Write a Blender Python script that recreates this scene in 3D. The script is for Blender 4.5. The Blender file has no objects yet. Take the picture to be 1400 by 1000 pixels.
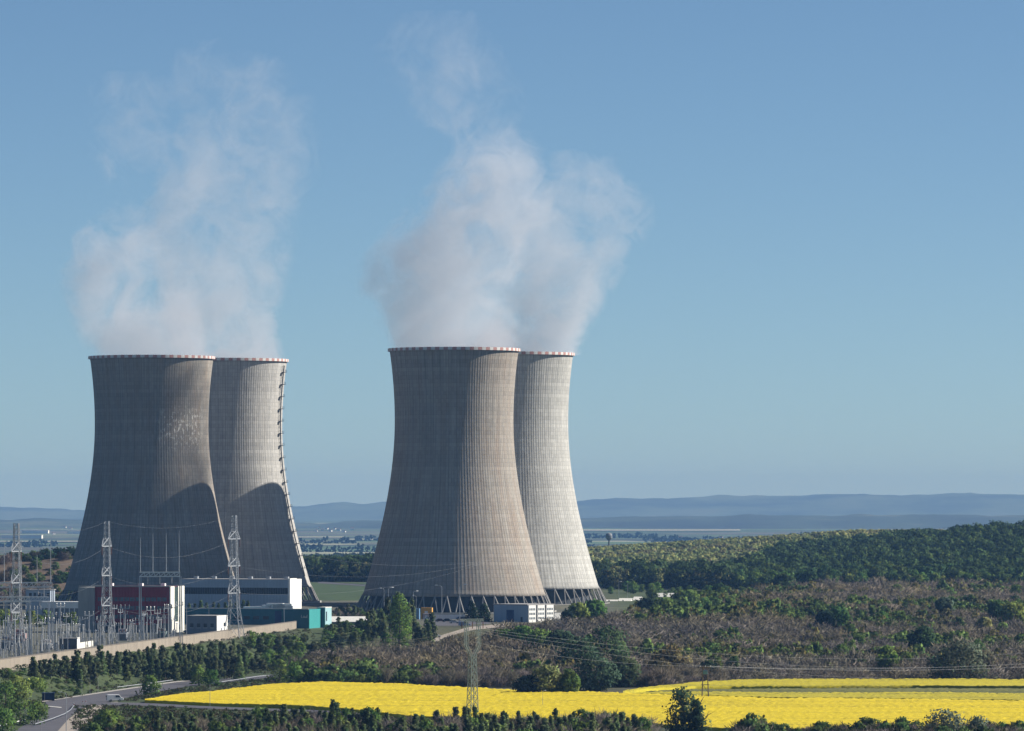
import bpy, math, random
import numpy as np
from mathutils import Vector, Matrix

rng = random.Random(7)
nrg = np.random.default_rng(11)
S = bpy.context.scene
COL = S.collection
R = math.radians

# ------------------------------------------------------------------ camera geometry
FPX = 7283.0                       # focal length in photograph pixels (1400 wide)
CAMZ = 50.0
TH = math.atan(190 / FPX)
CT, ST = math.cos(TH), math.sin(TH)


def ray(px, py):
    u = (px - 700) / FPX
    v = (500 - py) / FPX
    return np.array((u, CT - v * ST, ST + v * CT))


def P(px, py, Y):
    d = ray(px, py)
    t = Y / d[1]
    return Vector((d[0] * t, Y, CAMZ + d[2] * t))


def proj(x, y, z):
    z = z - CAMZ
    dep = y * CT + z * ST
    up = -y * ST + z * CT
    return 700 + FPX * x / dep, 500 - FPX * up / dep


def sstep(a, b, x):
    t = np.clip((x - a) / (b - a), 0, 1)
    return t * t * (3 - 2 * t)


# ------------------------------------------------------------------ terrain
EX = [-330, -155, -87, 0, 60, 140, 600]
EY = [1300, 1618, 2142, 2235, 2330, 2480, 2900]


def wav(x, y, s, seed=0.0):
    return (np.sin(x / s + 1.3 * np.sin(y / (s * 1.7) + seed)) * np.cos(y / (s * 1.3) + 0.7 * np.sin(x / (s * .8) + 2 * seed)))


def H(x, y):
    x = np.asarray(x, float)
    y = np.asarray(y, float)
    E = np.interp(x, EX, EY)
    W = np.interp(x, [-120, -60, 40], [125, 160, 350])
    h = -8 * sstep(0, 1, (E - y) / W)
    h = h - 2.2 * sstep(2320, 2370, y) * sstep(2668, 2645, y) * sstep(-115, -92, x) * sstep(42, 26, x)
    # rocky cut behind the switchyard
    h = h + 21 * sstep(-150, -235, x) * sstep(2760, 2890, y) * sstep(3350, 3050, y)
    # wooded hills on the right
    h = h + np.interp(x, [150, 228, 279, 355, 470, 620], [0, 5, 10, 18, 23, 25]) * sstep(3100, 3680, y) * sstep(4300, 3800, y)
    h = h + np.clip(.066 * (x - 35), 0, 17.5) * sstep(3500, 4450, y) * sstep(5600, 4700, y)
    # gentle bumps in the scrub land
    h = h + 1.6 * wav(x, y, 70, .4) * sstep(2400, 2700, y) * sstep(40, 160, x) * sstep(4000, 3500, y)
    # valley beyond
    h = h - 35 * sstep(4400, 7500, y)
    h = h + 3 * wav(x, y, 900, 1.0) * sstep(8000, 11000, y)
    # the hill the camera stands on
    h = h + 40 * sstep(420, -100, y)
    return h


def hz(x, y):
    return float(H(x, y))


_T = np.concatenate([np.arange(700.0, 9000.0, 3.0), np.arange(9000.0, 42000.0, 30.0)])


def G(px, py, lo=700.0):
    d = ray(px, py)
    t = _T[_T >= lo] / d[1]
    z = CAMZ + d[2] * t
    g = H(d[0] * t, d[1] * t)
    below = np.nonzero(z <= g)[0]
    if len(below) == 0:
        i = len(t) - 1
        return Vector((d[0] * t[i], d[1] * t[i], g[i]))
    i = below[0]
    if i > 0:
        a = z[i - 1] - g[i - 1]
        b = g[i] - z[i]
        k = a / max(a + b, 1e-6)
        tt = t[i - 1] + k * (t[i] - t[i - 1])
    else:
        tt = t[i]
    x, y = d[0] * tt, d[1] * tt
    return Vector((x, y, hz(x, y)))


# ------------------------------------------------------------------ materials
def nt(m):
    m.use_nodes = True
    t = m.node_tree
    t.nodes.clear()
    return t


def link(t, a, b):
    t.links.new(a, b)


def N(t, kind, **kw):
    n = t.nodes.new(kind)
    for k, v in kw.items():
        if k == 'op':
            n.operation = v
        else:
            setattr(n, k, v)
    return n


def math_(t, op, a, b=None, c=None):
    n = t.nodes.new('ShaderNodeMath')
    n.operation = op
    for i, v in enumerate((a, b, c)):
        if v is None:
            continue
        if isinstance(v, (int, float)):
            n.inputs[i].default_value = v
        else:
            t.links.new(v, n.inputs[i])
    return n.outputs[0]


def mixc(t, fac, a, b, mode='MIX'):
    n = t.nodes.new('ShaderNodeMix')
    n.data_type = 'RGBA'
    n.blend_type = mode
    for sock, v in ((n.inputs[0], fac), (n.inputs[6], a), (n.inputs[7], b)):
        if isinstance(v, (int, float)):
            sock.default_value = v
        elif isinstance(v, tuple):
            sock.default_value = (*v, 1)
        else:
            t.links.new(v, sock)
    return n.outputs[2]


def noise(t, vec, scale, detail=4, rough=.55, dist=0.0):
    n = t.nodes.new('ShaderNodeTexNoise')
    n.inputs['Scale'].default_value = scale
    n.inputs['Detail'].default_value = detail
    n.inputs['Roughness'].default_value = rough
    n.inputs['Distortion'].default_value = dist
    if vec is not None:
        t.links.new(vec, n.inputs['Vector'])
    return n.outputs[0]


def ramp(t, fac, stops):
    n = t.nodes.new('ShaderNodeValToRGB')
    e = n.color_ramp.elements
    while len(e) > 1:
        e.remove(e[-1])
    e[0].position = stops[0][0]
    e[0].color = (*stops[0][1], 1)
    for p, c in stops[1:]:
        k = e.new(p)
        k.color = (*c, 1)
    t.links.new(fac, n.inputs[0])
    return n.outputs[0]


def maprange(t, v, a, b, c=0.0, d=1.0):
    n = t.nodes.new('ShaderNodeMapRange')
    t.links.new(v, n.inputs[0])
    n.inputs[1].default_value = a
    n.inputs[2].default_value = b
    n.inputs[3].default_value = c
    n.inputs[4].default_value = d
    return n.outputs[0]


def finish(t, color, rough=.85, metal=0.0, bump=None, bstr=.3, bdist=.1):
    b = t.nodes.new('ShaderNodeBsdfPrincipled')
    o = t.nodes.new('ShaderNodeOutputMaterial')
    if isinstance(color, tuple):
        b.inputs['Base Color'].default_value = (*color, 1)
    else:
        t.links.new(color, b.inputs['Base Color'])
    b.inputs['Roughness'].default_value = rough
    b.inputs['Metallic'].default_value = metal
    b.inputs['Specular IOR Level'].default_value = .3
    if bump is not None:
        k = t.nodes.new('ShaderNodeBump')
        k.inputs['Strength'].default_value = bstr
        k.inputs['Distance'].default_value = bdist
        t.links.new(bump, k.inputs['Height'])
        t.links.new(k.outputs[0], b.inputs['Normal'])
    t.links.new(b.outputs[0], o.inputs[0])
    return b


_mats = {}


def pm(name, c, rough=.8, var=.22, scale=.6, metal=0.0, streak=False):
    """plain painted or built surface: base colour with weathering noise"""
    if name in _mats:
        return _mats[name]
    m = bpy.data.materials.new(name)
    t = nt(m)
    tc = N(t, 'ShaderNodeTexCoord')
    vec = tc.outputs['Object']
    if streak:
        mp = N(t, 'ShaderNodeMapping')
        mp.inputs['Scale'].default_value = (1, 1, .15)
        link(t, vec, mp.inputs[0])
        vec = mp.outputs[0]
    n1 = noise(t, vec, scale, 5, .6)
    n2 = noise(t, vec, scale * 6, 3, .5)
    s = math_(t, 'ADD', math_(t, 'MULTIPLY', n1, .65), math_(t, 'MULTIPLY', n2, .35))
    f = maprange(t, s, .3, .7)
    lo = tuple(x * (1 - var) for x in c)
    hi = tuple(min(1, x * (1 + var * .6)) for x in c)
    col = mixc(t, f, lo, hi)
    finish(t, col, rough, metal)
    _mats[name] = m
    return m


def foliage_mat(name='foliage', trans=.42):
    if name in _mats:
        return _mats[name]
    m = bpy.data.materials.new(name)
    t = nt(m)
    a = N(t, 'ShaderNodeAttribute', attribute_name='col')
    oi = N(t, 'ShaderNodeObjectInfo')
    v = maprange(t, oi.outputs['Random'], 0, 1, .72, 1.28)
    hsv = N(t, 'ShaderNodeHueSaturation')
    link(t, a.outputs['Color'], hsv.inputs['Color'])
    link(t, v, hsv.inputs['Value'])
    r2 = math_(t, 'FRACT', math_(t, 'MULTIPLY', oi.outputs['Random'], 17.31))
    link(t, maprange(t, r2, 0, 1, .478, .522), hsv.inputs['Hue'])
    d = N(t, 'ShaderNodeBsdfDiffuse')
    tr = N(t, 'ShaderNodeBsdfTranslucent')
    an = N(t, 'ShaderNodeAttribute', attribute_name='nrm')
    vt = N(t, 'ShaderNodeVectorTransform', vector_type='NORMAL', convert_from='OBJECT', convert_to='WORLD')
    link(t, an.outputs['Vector'], vt.inputs[0])
    link(t, vt.outputs[0], d.inputs['Normal'])
    link(t, hsv.outputs[0], d.inputs[0])
    link(t, hsv.outputs[0], tr.inputs[0])
    mx = N(t, 'ShaderNodeMixShader')
    mx.inputs[0].default_value = trans
    link(t, d.outputs[0], mx.inputs[1])
    link(t, tr.outputs[0], mx.inputs[2])
    o = N(t, 'ShaderNodeOutputMaterial')
    link(t, mx.outputs[0], o.inputs[0])
    _mats[name] = m
    return m


# ------------------------------------------------------------------ mesh helpers
def mesh_np(name, V, F, mats, mi=None, col=None, smooth=False):
    V = np.ascontiguousarray(V, dtype=np.float32)
    F = np.ascontiguousarray(F, dtype=np.int32)
    m, k = F.shape
    me = bpy.data.meshes.new(name)
    me.vertices.add(len(V))
    me.vertices.foreach_set('co', V.ravel())
    me.loops.add(m * k)
    me.loops.foreach_set('vertex_index', F.ravel())
    me.polygons.add(m)
    me.polygons.foreach_set('loop_start', np.arange(0, m * k, k, dtype=np.int32))
    for mm in mats:
        me.materials.append(mm)
    if mi is not None:
        me.polygons.foreach_set('material_index', np.asarray(mi, dtype=np.int32))
    if col is not None:
        at = me.attributes.new('col', 'FLOAT_COLOR', 'FACE')
        c4 = np.ones((m, 4), np.float32)
        c4[:, :3] = np.clip(col[:, :3], .003, 1)
        at.data.foreach_set('color', c4.ravel())
        if col.shape[1] == 6:
            an = me.attributes.new('nrm', 'FLOAT_VECTOR', 'FACE')
            an.data.foreach_set('vector', np.ascontiguousarray(col[:, 3:], dtype=np.float32).ravel())
    if smooth:
        me.polygons.foreach_set('use_smooth', np.ones(m, dtype=bool))
    me.update(calc_edges=True)
    return me


def tag(o, label=None, cat=None, group=None, kind=None):
    if label:
        o['label'] = label
    if cat:
        o['category'] = cat
    if group:
        o['group'] = group
    if kind:
        o['kind'] = kind
    return o


def ob(name, me, parent=None, loc=None):
    o = bpy.data.objects.new(name, me)
    COL.objects.link(o)
    if parent is not None:
        o.parent = parent
    if loc is not None:
        o.location = loc
    return o


def empty(name, label, cat, loc=(0, 0, 0), rz=0.0, group=None):
    o = bpy.data.objects.new(name, None)
    o.empty_display_size = .5
    COL.objects.link(o)
    o.location = loc
    o.rotation_euler = (0, 0, rz)
    return tag(o, label, cat, group)


def dup(root, loc, rz=0.0, sc=1.0, label=None, group=None):
    r = root.copy()
    COL.objects.link(r)
    r.location = loc
    r.rotation_euler = (0, 0, rz)
    r.scale = (sc, sc, sc) if isinstance(sc, (int, float)) else sc
    if label:
        r['label'] = label
    if group:
        r['group'] = group
    for ch in list(root.children):
        c = ch.copy()
        COL.objects.link(c)
        c.parent = r
        for g in ch.children:
            d = g.copy()
            COL.objects.link(d)
            d.parent = c
    return r


class MB:
    def __init__(s):
        s.v = []
        s.f = []
        s.m = []

    def add(s, vs, fs, m=0):
        b = len(s.v)
        s.v += [tuple(x) for x in vs]
        s.f += [tuple(i + b for i in f) for f in fs]
        s.m += [m] * len(fs)
        return s

    def box(s, x0, x1, y0, y1, z0, z1, m=0):
        vs = [(x0, y0, z0), (x1, y0, z0), (x1, y1, z0), (x0, y1, z0), (x0, y0, z1), (x1, y0, z1), (x1, y1, z1), (x0, y1, z1)]
        return s.add(vs, [(3, 2, 1, 0), (4, 5, 6, 7), (0, 1, 5, 4), (1, 2, 6, 5), (2, 3, 7, 6), (3, 0, 4, 7)], m)

    def beam(s, p, q, w, w2=None, m=0):
        p, q = Vector(p), Vector(q)
        d = (q - p)
        if d.length < 1e-6:
            return s
        d.normalize()
        up = Vector((0, 0, 1)) if abs(d.z) < .9 else Vector((1, 0, 0))
        a = d.cross(up).normalized()
        b = d.cross(a).normalized()
        w2 = w if w2 is None else w2
        vs = []
        for c, ww in ((p, w / 2), (q, w2 / 2)):
            vs += [c + a * ww + b * ww, c - a * ww + b * ww, c - a * ww - b * ww, c + a * ww - b * ww]
        return s.add(vs, [(0, 1, 2, 3), (7, 6, 5, 4), (0, 4, 5, 1), (1, 5, 6, 2), (2, 6, 7, 3), (3, 7, 4, 0)], m)

    def tube(s, pts, r, n=6, m=0, cap=True):
        rs = r if isinstance(r, (list, tuple)) else [r] * len(pts)
        pts = [Vector(p) for p in pts]
        vs = []
        for i, p in enumerate(pts):
            d = (pts[min(i + 1, len(pts) - 1)] - pts[max(i - 1, 0)]).normalized()
            up = Vector((0, 0, 1)) if abs(d.z) < .9 else Vector((1, 0, 0))
            a = d.cross(up).normalized()
            b = d.cross(a).normalized()
            for k in range(n):
                an = 2 * math.pi * k / n
                vs.append(p + (a * math.cos(an) + b * math.sin(an)) * rs[i])
        fs = []
        for i in range(len(pts) - 1):
            for k in range(n):
                k2 = (k + 1) % n
                fs.append((i * n + k, i * n + k2, (i + 1) * n + k2, (i + 1) * n + k))
        if cap:
            fs.append(tuple(range(n)))
            fs.append(tuple((len(pts) - 1) * n + k for k in reversed(range(n))))
        return s.add(vs, fs, m)

    def lathe(s, prof, n=16, c=(0, 0), m=0):
        vs = []
        for r, z in prof:
            for k in range(n):
                an = 2 * math.pi * k / n
                vs.append((c[0] + r * math.cos(an), c[1] + r * math.sin(an), z))
        fs = []
        for i in range(len(prof) - 1):
            for k in range(n):
                k2 = (k + 1) % n
                fs.append((i * n + k, i * n + k2, (i + 1) * n + k2, (i + 1) * n + k))
        fs.append(tuple(reversed(range(n))))
        fs.append(tuple((len(prof) - 1) * n + k for k in range(n)))
        return s.add(vs, fs, m)

    def prism(s, poly, y0, y1, m=0):
        """polygon in x,z extruded along y"""
        n = len(poly)
        vs = [(x, y0, z) for x, z in poly] + [(x, y1, z) for x, z in poly]
        fs = [tuple(range(n)), tuple(reversed(range(n, 2 * n)))]
        for i in range(n):
            j = (i + 1) % n
            fs.append((j, i, i + n, j + n))
        return s.add(vs, fs, m)

    def mesh(s, name, mats, smooth=False):
        me = bpy.data.meshes.new(name)
        me.from_pydata(s.v, [], s.f)
        if not isinstance(mats, (list, tuple)):
            mats = [mats]
        for mm in mats:
            me.materials.append(mm)
        me.polygons.foreach_set('material_index', s.m)
        if smooth:
            me.polygons.foreach_set('use_smooth', [True] * len(s.f))
        me.update()
        return me

    def build(s, name, mats, parent=None, loc=None, smooth=False, bevel=0):
        o = ob(name, s.mesh(name, mats, smooth), parent, loc)
        if bevel:
            b = o.modifiers.new('bevel', 'BEVEL')
            b.width = bevel
            b.segments = 2
            b.limit_method = 'ANGLE'
        return o


# ================================================================== MATERIALS
M = {}
M['galv'] = pm('galvanised_steel', (.34, .36, .38), .5, .2, .8, .3)
M['gantry'] = pm('light_grey_steel', (.50, .51, .52), .6, .2, .8)
M['galv_green'] = pm('pale_green_steel', (.17, .215, .21), .6, .2, .8, .1)
M['white_steel'] = pm('white_steel', (.72, .72, .70), .6, .12, .5)
M['dark_steel'] = pm('dark_steel', (.06, .07, .08), .6, .25, .7)
M['porcelain'] = pm('porcelain', (.36, .37, .37), .3, .2, .9)
M['porcelain_brown'] = pm('brown_porcelain', (.16, .08, .06), .3, .2, .9)
M['wire'] = pm('wire', (.26, .27, .28), .5, .1, .1, .3)
M['concrete'] = pm('concrete', (.36, .35, .32), .9, .25, .25, streak=True)
M['wall_beige'] = pm('beige_concrete', (.27, .232, .185), .9, .28, .22, streak=True)
M['coping'] = pm('dark_coping', (.16, .14, .12), .9, .3, .3)
M['white_wall'] = pm('white_render', (.74, .73, .69), .85, .14, .3, streak=True)
M['cream_wall'] = pm('cream_render', (.70, .68, .60), .85, .2, .4, streak=True)
M['grey_wall'] = pm('grey_render', (.21, .225, .25), .85, .18, .3, streak=True)
M['blue_grey'] = pm('blue_grey_cladding', (.33, .39, .46), .6, .15, .3, streak=True)
M['red_clad'] = pm('dark_red_cladding', (.27, .035, .045), .6, .25, .5, streak=True)
M['glass'] = pm('dark_window_glass', (.035, .045, .06), .15, .4, .5)
M['glass_grey'] = pm('grey_window_glass', (.13, .16, .18), .2, .5, .7)
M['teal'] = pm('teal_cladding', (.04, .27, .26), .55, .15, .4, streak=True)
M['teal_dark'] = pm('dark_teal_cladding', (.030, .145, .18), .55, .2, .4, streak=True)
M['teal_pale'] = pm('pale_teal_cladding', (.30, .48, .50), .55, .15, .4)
M['roof_grey'] = pm('roof_felt', (.30, .29, .28), .9, .25, .3)
M['roof_white'] = pm('white_sheet_roof', (.66, .65, .60), .6, .15, .4)
M['orange'] = pm('orange_paint', (.62, .33, .06), .6, .15, .5, streak=True)
M['blue'] = pm('blue_paint', (.10, .22, .36), .6, .2, .5, streak=True)
M['navy'] = pm('navy_paint', (.02, .05, .14), .5, .3, .5)
M['red_paint'] = pm('red_paint', (.50, .06, .05), .6, .2, .5)
M['dark_green'] = pm('dark_green_paint', (.03, .055, .045), .6, .3, .5)
M['rubber'] = pm('rubber', (.02, .02, .02), .8, .2, 2)
M['bark'] = pm('bark', (.11, .085, .065), .9, .4, 1.5)
M['wood_pole'] = pm('weathered_wood', (.13, .105, .085), .9, .3, 1)
M['asphalt'] = pm('asphalt', (.085, .083, .095), .9, .25, .12)
M['gravel'] = pm('pale_gravel', (.30, .26, .22), .95, .25, .3)
M['pavement'] = pm('pavement', (.36, .34, .31), .9, .2, .4)
M['mark'] = pm('road_paint', (.70, .69, .64), .8, .2, 1)
FOL = foliage_mat()
FOL_BARE = foliage_mat('twigs', .38)

# ================================================================== SETTING: GROUND
def ground_material():
    m = bpy.data.materials.new('ground_cover')
    t = nt(m)
    geo = N(t, 'ShaderNodeNewGeometry')
    pos = geo.outputs['Position']
    sp = N(t, 'ShaderNodeSeparateXYZ')
    link(t, pos, sp.inputs[0])
    at = N(t, 'ShaderNodeAttribute', attribute_name='gcol')
    n1 = noise(t, pos, .045, 6, .65)
    n2 = noise(t, pos, .4, 4, .6)
    v = math_(t, 'ADD', math_(t, 'MULTIPLY', n1, .8), math_(t, 'MULTIPLY', n2, .5))
    near = mixc(t, 1.0, at.outputs['Color'], ramp(t, v, [(.38, (.45, .45, .42)), (.62, (1.0, 1.0, 1.0)), (.85, (1.7, 1.6, 1.4))]), 'MULTIPLY')
    # patchwork of far fields
    mp = N(t, 'ShaderNodeMapping')
    mp.inputs['Scale'].default_value = (1 / 520, 1 / 420, 0)
    mp.inputs['Rotation'].default_value = (0, 0, .35)
    link(t, pos, mp.inputs[0])
    vo = N(t, 'ShaderNodeTexVoronoi')
    vo.distance = 'CHEBYCHEV'
    vo.inputs['Scale'].default_value = 1.0
    link(t, mp.outputs[0], vo.inputs['Vector'])
    sc = N(t, 'ShaderNodeSeparateColor')
    link(t, vo.outputs['Color'], sc.inputs[0])
    far = ramp(t, sc.outputs[0], [(0, (.05, .095, .04)), (.22, (.085, .085, .065)), (.4, (.065, .12, .045)), (.52, (.10, .135, .065)),
                                  (.68, (.05, .075, .03)), (.8, (.075, .075, .055)), (.93, (.24, .25, .17))])
    far.node.color_ramp.interpolation = 'CONSTANT'
    woods = maprange(t, noise(t, pos, .0011, 5, .6), .52, .56)
    far = mixc(t, woods, far, (.022, .036, .018))
    n3 = noise(t, pos, .02, 3)
    far = mixc(t, 1.0, far, ramp(t, n3, [(.3, (.75, .75, .75)), (.7, (1.2, 1.2, 1.2))]), 'MULTIPLY')
    f = maprange(t, sp.outputs[1], 4600, 6200)
    c = mixc(t, f, near, far)
    finish(t, c, .95, bump=n2, bstr=.6, bdist=.6)
    return m


GRASS = np.array((.036, .052, .017))
DRY = np.array((.070, .062, .038))
YARD = np.array((.078, .080, .062))
ROCK = np.array((.085, .062, .044))
DEEP = np.array((.045, .045, .028))


def ground_colour(x, y):
    E = np.interp(x, EX, EY)
    c = np.empty(x.shape + (3,))
    c[:] = DRY
    w = lambda v: v[..., None]
    nz = .5 + .5 * wav(x, y, 33, .2)
    c = c * (1 - w(nz * .6)) + GRASS * w(nz * .6)
    left = sstep(-40, -75, x)
    c = c * (1 - w(left)) + (GRASS * 1.1) * w(left)
    plat = sstep(-2, 12, y - E) * sstep(2790, 2740, y) * sstep(66, 48, x)
    c = c * (1 - w(plat)) + YARD * w(plat)
    # green meadow behind the cooling towers
    mead = sstep(2775, 2800, y) * sstep(3420, 3350, y) * sstep(-230, -150, x) * sstep(30, 0, x)
    c = c * (1 - w(mead)) + np.array((.032, .058, .018)) * w(mead)
    rock = sstep(-150, -200, x) * sstep(2740, 2770, y) * sstep(2905, 2880, y)
    c = c * (1 - w(rock)) + ROCK * w(rock)
    gb = sstep(2440, 2520, y) * sstep(40, 60, x)
    c = c * (1 - w(gb)) + GRASS * 1.15 * w(gb)
    forest = sstep(3080, 3140, y) * sstep(70, 110, x)
    c = c * (1 - w(forest)) + DEEP * w(forest)
    low = sstep(1500, 1400, y)
    c = c * (1 - w(low * .6)) + GRASS * w(low * .6)
    scrub = sstep(-30, 20, x) * sstep(E - 20, E - 80, y) if False else 0
    return np.clip(c, 0, 1)


def build_ground():
    xs = np.concatenate([-np.geomspace(16000, 520, 22), np.arange(-480, 640, 9.0), np.geomspace(680, 16000, 22)])
    ys = np.concatenate([np.linspace(-400, 880, 20), np.arange(900, 5200, 9.0), np.geomspace(5220, 48000, 90)])
    X, Y = np.meshgrid(xs, ys)
    Z = H(X, Y)
    nx, ny = len(xs), len(ys)
    V = np.stack([X, Y, Z], -1).reshape(-1, 3)
    i = np.arange(nx - 1)[None, :] + nx * np.arange(ny - 1)[:, None]
    i = i.ravel()
    F = np.stack([i, i + 1, i + 1 + nx, i + nx], -1)
    me = mesh_np('ground', V, F, [ground_material()], smooth=True)
    at = me.attributes.new('gcol', 'FLOAT_COLOR', 'POINT')
    c4 = np.ones((len(V), 4), np.float32)
    c4[:, :3] = ground_colour(X, Y).reshape(-1, 3)
    at.data.foreach_set('color', c4.ravel())
    tag(ob('ground', me), kind='structure')


build_ground()


# far ridges on the horizon
def ridge(name, pts, Y, thick, colr, rough_amp, seed):
    """wooded ridge: crest given as photograph directions at its own distance"""
    xs = np.linspace(-420, 1820, 260)
    pxs = [p[0] for p in pts]
    pys = [p[1] for p in pts]
    rr = np.random.default_rng(seed)
    base = hz(0, Y) - 8
    rows = []
    prof = [(-1, 0), (-.7, .30), (-.4, .66), (-.15, .93), (0, 1), (.4, .8), (1, 0)]
    jit = np.convolve(rr.normal(0, 1, len(xs) + 8), np.ones(5) / 5, 'same')[:len(xs)]
    for k, (dy, fh) in enumerate(prof):
        jk = jit + np.convolve(rr.normal(0, 1, len(xs) + 8), np.ones(3) / 3, 'same')[:len(xs)] * .8
        r = []
        for i, px in enumerate(xs):
            top = P(px, float(np.interp(px, pxs, pys)), Y)
            z = base + (top.z - base) * fh + jk[i] * rough_amp * fh
            r.append((top.x, Y + dy * thick, z))
        rows.append(r)
    n = len(xs)
    V = [p for r in rows for p in r]
    F = [(k * n + i, k * n + i + 1, (k + 1) * n + i + 1, (k + 1) * n + i) for k in range(len(rows) - 1) for i in range(n - 1)]
    m = bpy.data.materials.new(name + '_cover')
    t = nt(m)
    geo = N(t, 'ShaderNodeNewGeometry')
    mp = N(t, 'ShaderNodeMapping')
    mp.inputs['Scale'].default_value = (.0016, .0009, .012)
    link(t, geo.outputs['Position'], mp.inputs[0])
    nn = noise(t, mp.outputs[0], 1, 6, .65)
    c = ramp(t, nn, [(.35, tuple(x * .3 for x in colr)), (.47, colr), (.56, tuple(x * 1.5 for x in colr)), (.62, (.075, .09, .055)), (.70, (.04, .055, .03))])
    finish(t, c, .95)
    me = mesh_np(name, np.array(V), np.array(F), [m])
    tag(ob(name, me), kind='structure')


ridge('hills', [(-400, 690), (0, 693), (60, 694), (110, 698), (250, 696), (400, 692), (455, 687), (500, 689), (540, 685), (700, 689), (800, 684),
                (850, 681), (950, 679.5), (1060, 678.5), (1130, 677), (1200, 675), (1230, 677), (1330, 675), (1400, 676), (1800, 679)], 33000, 2500, (.040, .056, .034), 6, 1)
ridge('hills', [(-400, 712), (0, 711), (60, 709), (110, 711), (300, 714), (420, 715), (520, 713), (760, 712), (800, 708), (900, 705.5), (960, 706), (1000, 704), (1100, 705), (1250, 704), (1400, 705), (1800, 706)], 20500, 1500, (.020, .032, .018), 3, 2)


# ================================================================== TREES: crown prototypes
def card_quads(C, size, col, r, updown=.0, aspect=1.0, out=None):
    """one small leaf-clump quad per centre, randomly oriented"""
    n = len(C)
    nrm = r.normal(size=(n, 3))
    if out is not None:
        nrm = nrm * .8 + out
    nrm /= np.linalg.norm(nrm, axis=1, keepdims=True) + 1e-9
    ref = r.normal(size=(n, 3))
    a = np.cross(nrm, ref)
    a /= np.linalg.norm(a, axis=1, keepdims=True) + 1e-9
    b = np.cross(nrm, a)
    s = (size * r.uniform(.6, 1.35, n))[:, None] * .5
    # irregular quads, not squares
    k = r.uniform(.55, 1.2, (4, n, 1))
    V = np.stack([C + (a + b * .3) * s * k[0], C + (b - a * .35) * s * k[1] * aspect, C - (a + b * .3) * s * k[2], C - (b - a * .3) * s * k[3] * aspect], 1).reshape(-1, 3)
    F = np.arange(4 * n).reshape(n, 4)
    return V, F, col


def crown(kind, seed, n_clump, per, size, colr, h=1.0, rad=.5, base=.12, var=.3):
    """leaf-clump cloud in an envelope, unit-ish size: h high, rad wide. Returns V, F, C"""
    r = np.random.default_rng(seed)
    cs = []
    tries = 0
    lob = r.uniform(.8, 1.2, 9)
    while len(cs) < n_clump and tries < n_clump * 40:
        tries += 1
        u = r.uniform(0, 1)
        an = r.uniform(0, 2 * math.pi)
        lb = np.interp((an / (2 * math.pi)) * 9, range(10), list(lob) + [lob[0]])
        if kind == 'cone':
            u = u ** 1.25
            R_ = rad * (1 - u) ** .85 * (.82 + .18 * math.sin(u * 38 + seed)) * lb + .02 * rad
        elif kind == 'column':
            R_ = rad * math.sin(math.pi * min(1, .12 + u * .86)) ** .55 * lb
        elif kind == 'round':
            R_ = rad * math.sqrt(max(0, 1 - (2 * u - 1) ** 2)) ** .85 * lb
        elif kind == 'dome':
            R_ = rad * math.sqrt(max(0, 1 - u ** 2.2)) * lb
        elif kind == 'pine':
            R_ = rad * (1 - .75 * u ** 1.6) * (.75 + .25 * math.sin(u * 21 + seed)) * lb
        else:
            R_ = rad
        q = r.uniform(.25, 1) ** .55
        cs.append((math.cos(an) * R_ * q, math.sin(an) * R_ * q, base * h + u * (1 - base) * h * .97, math.cos(an), math.sin(an), u))
    cs = np.array(cs)
    spread = np.array([rad * .17, rad * .17, rad * .14]) if kind != 'cone' else np.array([rad * .15, rad * .15, rad * .12])
    C = np.repeat(cs[:, :3], per, 0) + np.clip(r.normal(size=(len(cs) * per, 3)), -1.5, 1.5) * spread * .9
    C[:, 2] = np.maximum(C[:, 2], .02 * h)
    tint = np.repeat(r.uniform(1 - var, 1 + var, len(cs)), per) * r.uniform(.85, 1.15, len(C))
    hue = np.repeat(r.normal(0, .08, len(cs)), per)
    colr = np.array(colr)
    col = colr[None, :] * tint[:, None]
    col[:, 0] *= 1 + hue
    col[:, 2] *= 1 - hue * .5
    out = np.stack([np.repeat(cs[:, 3], per), np.repeat(cs[:, 4], per), np.full(len(C), .35)], 1)
    nr = C - np.array([0, 0, h * (base + (1 - base) * .42)])
    nr /= np.linalg.norm(nr, axis=1, keepdims=True) + 1e-6
    if kind in ('cone', 'column'):
        nr = np.stack([np.repeat(cs[:, 3], per), np.repeat(cs[:, 4], per), np.full(len(C), .35)], 1)
    lump = C - np.repeat(cs[:, :3], per, 0)
    lump /= np.linalg.norm(lump, axis=1, keepdims=True) + 1e-6
    nr = nr + lump * .75 + r.normal(size=nr.shape) * .22
    nr /= np.linalg.norm(nr, axis=1, keepdims=True) + 1e-6
    col = np.hstack([np.clip(col, .004, 1), nr])
    return card_quads(C, size, col, r, out=out)


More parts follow.
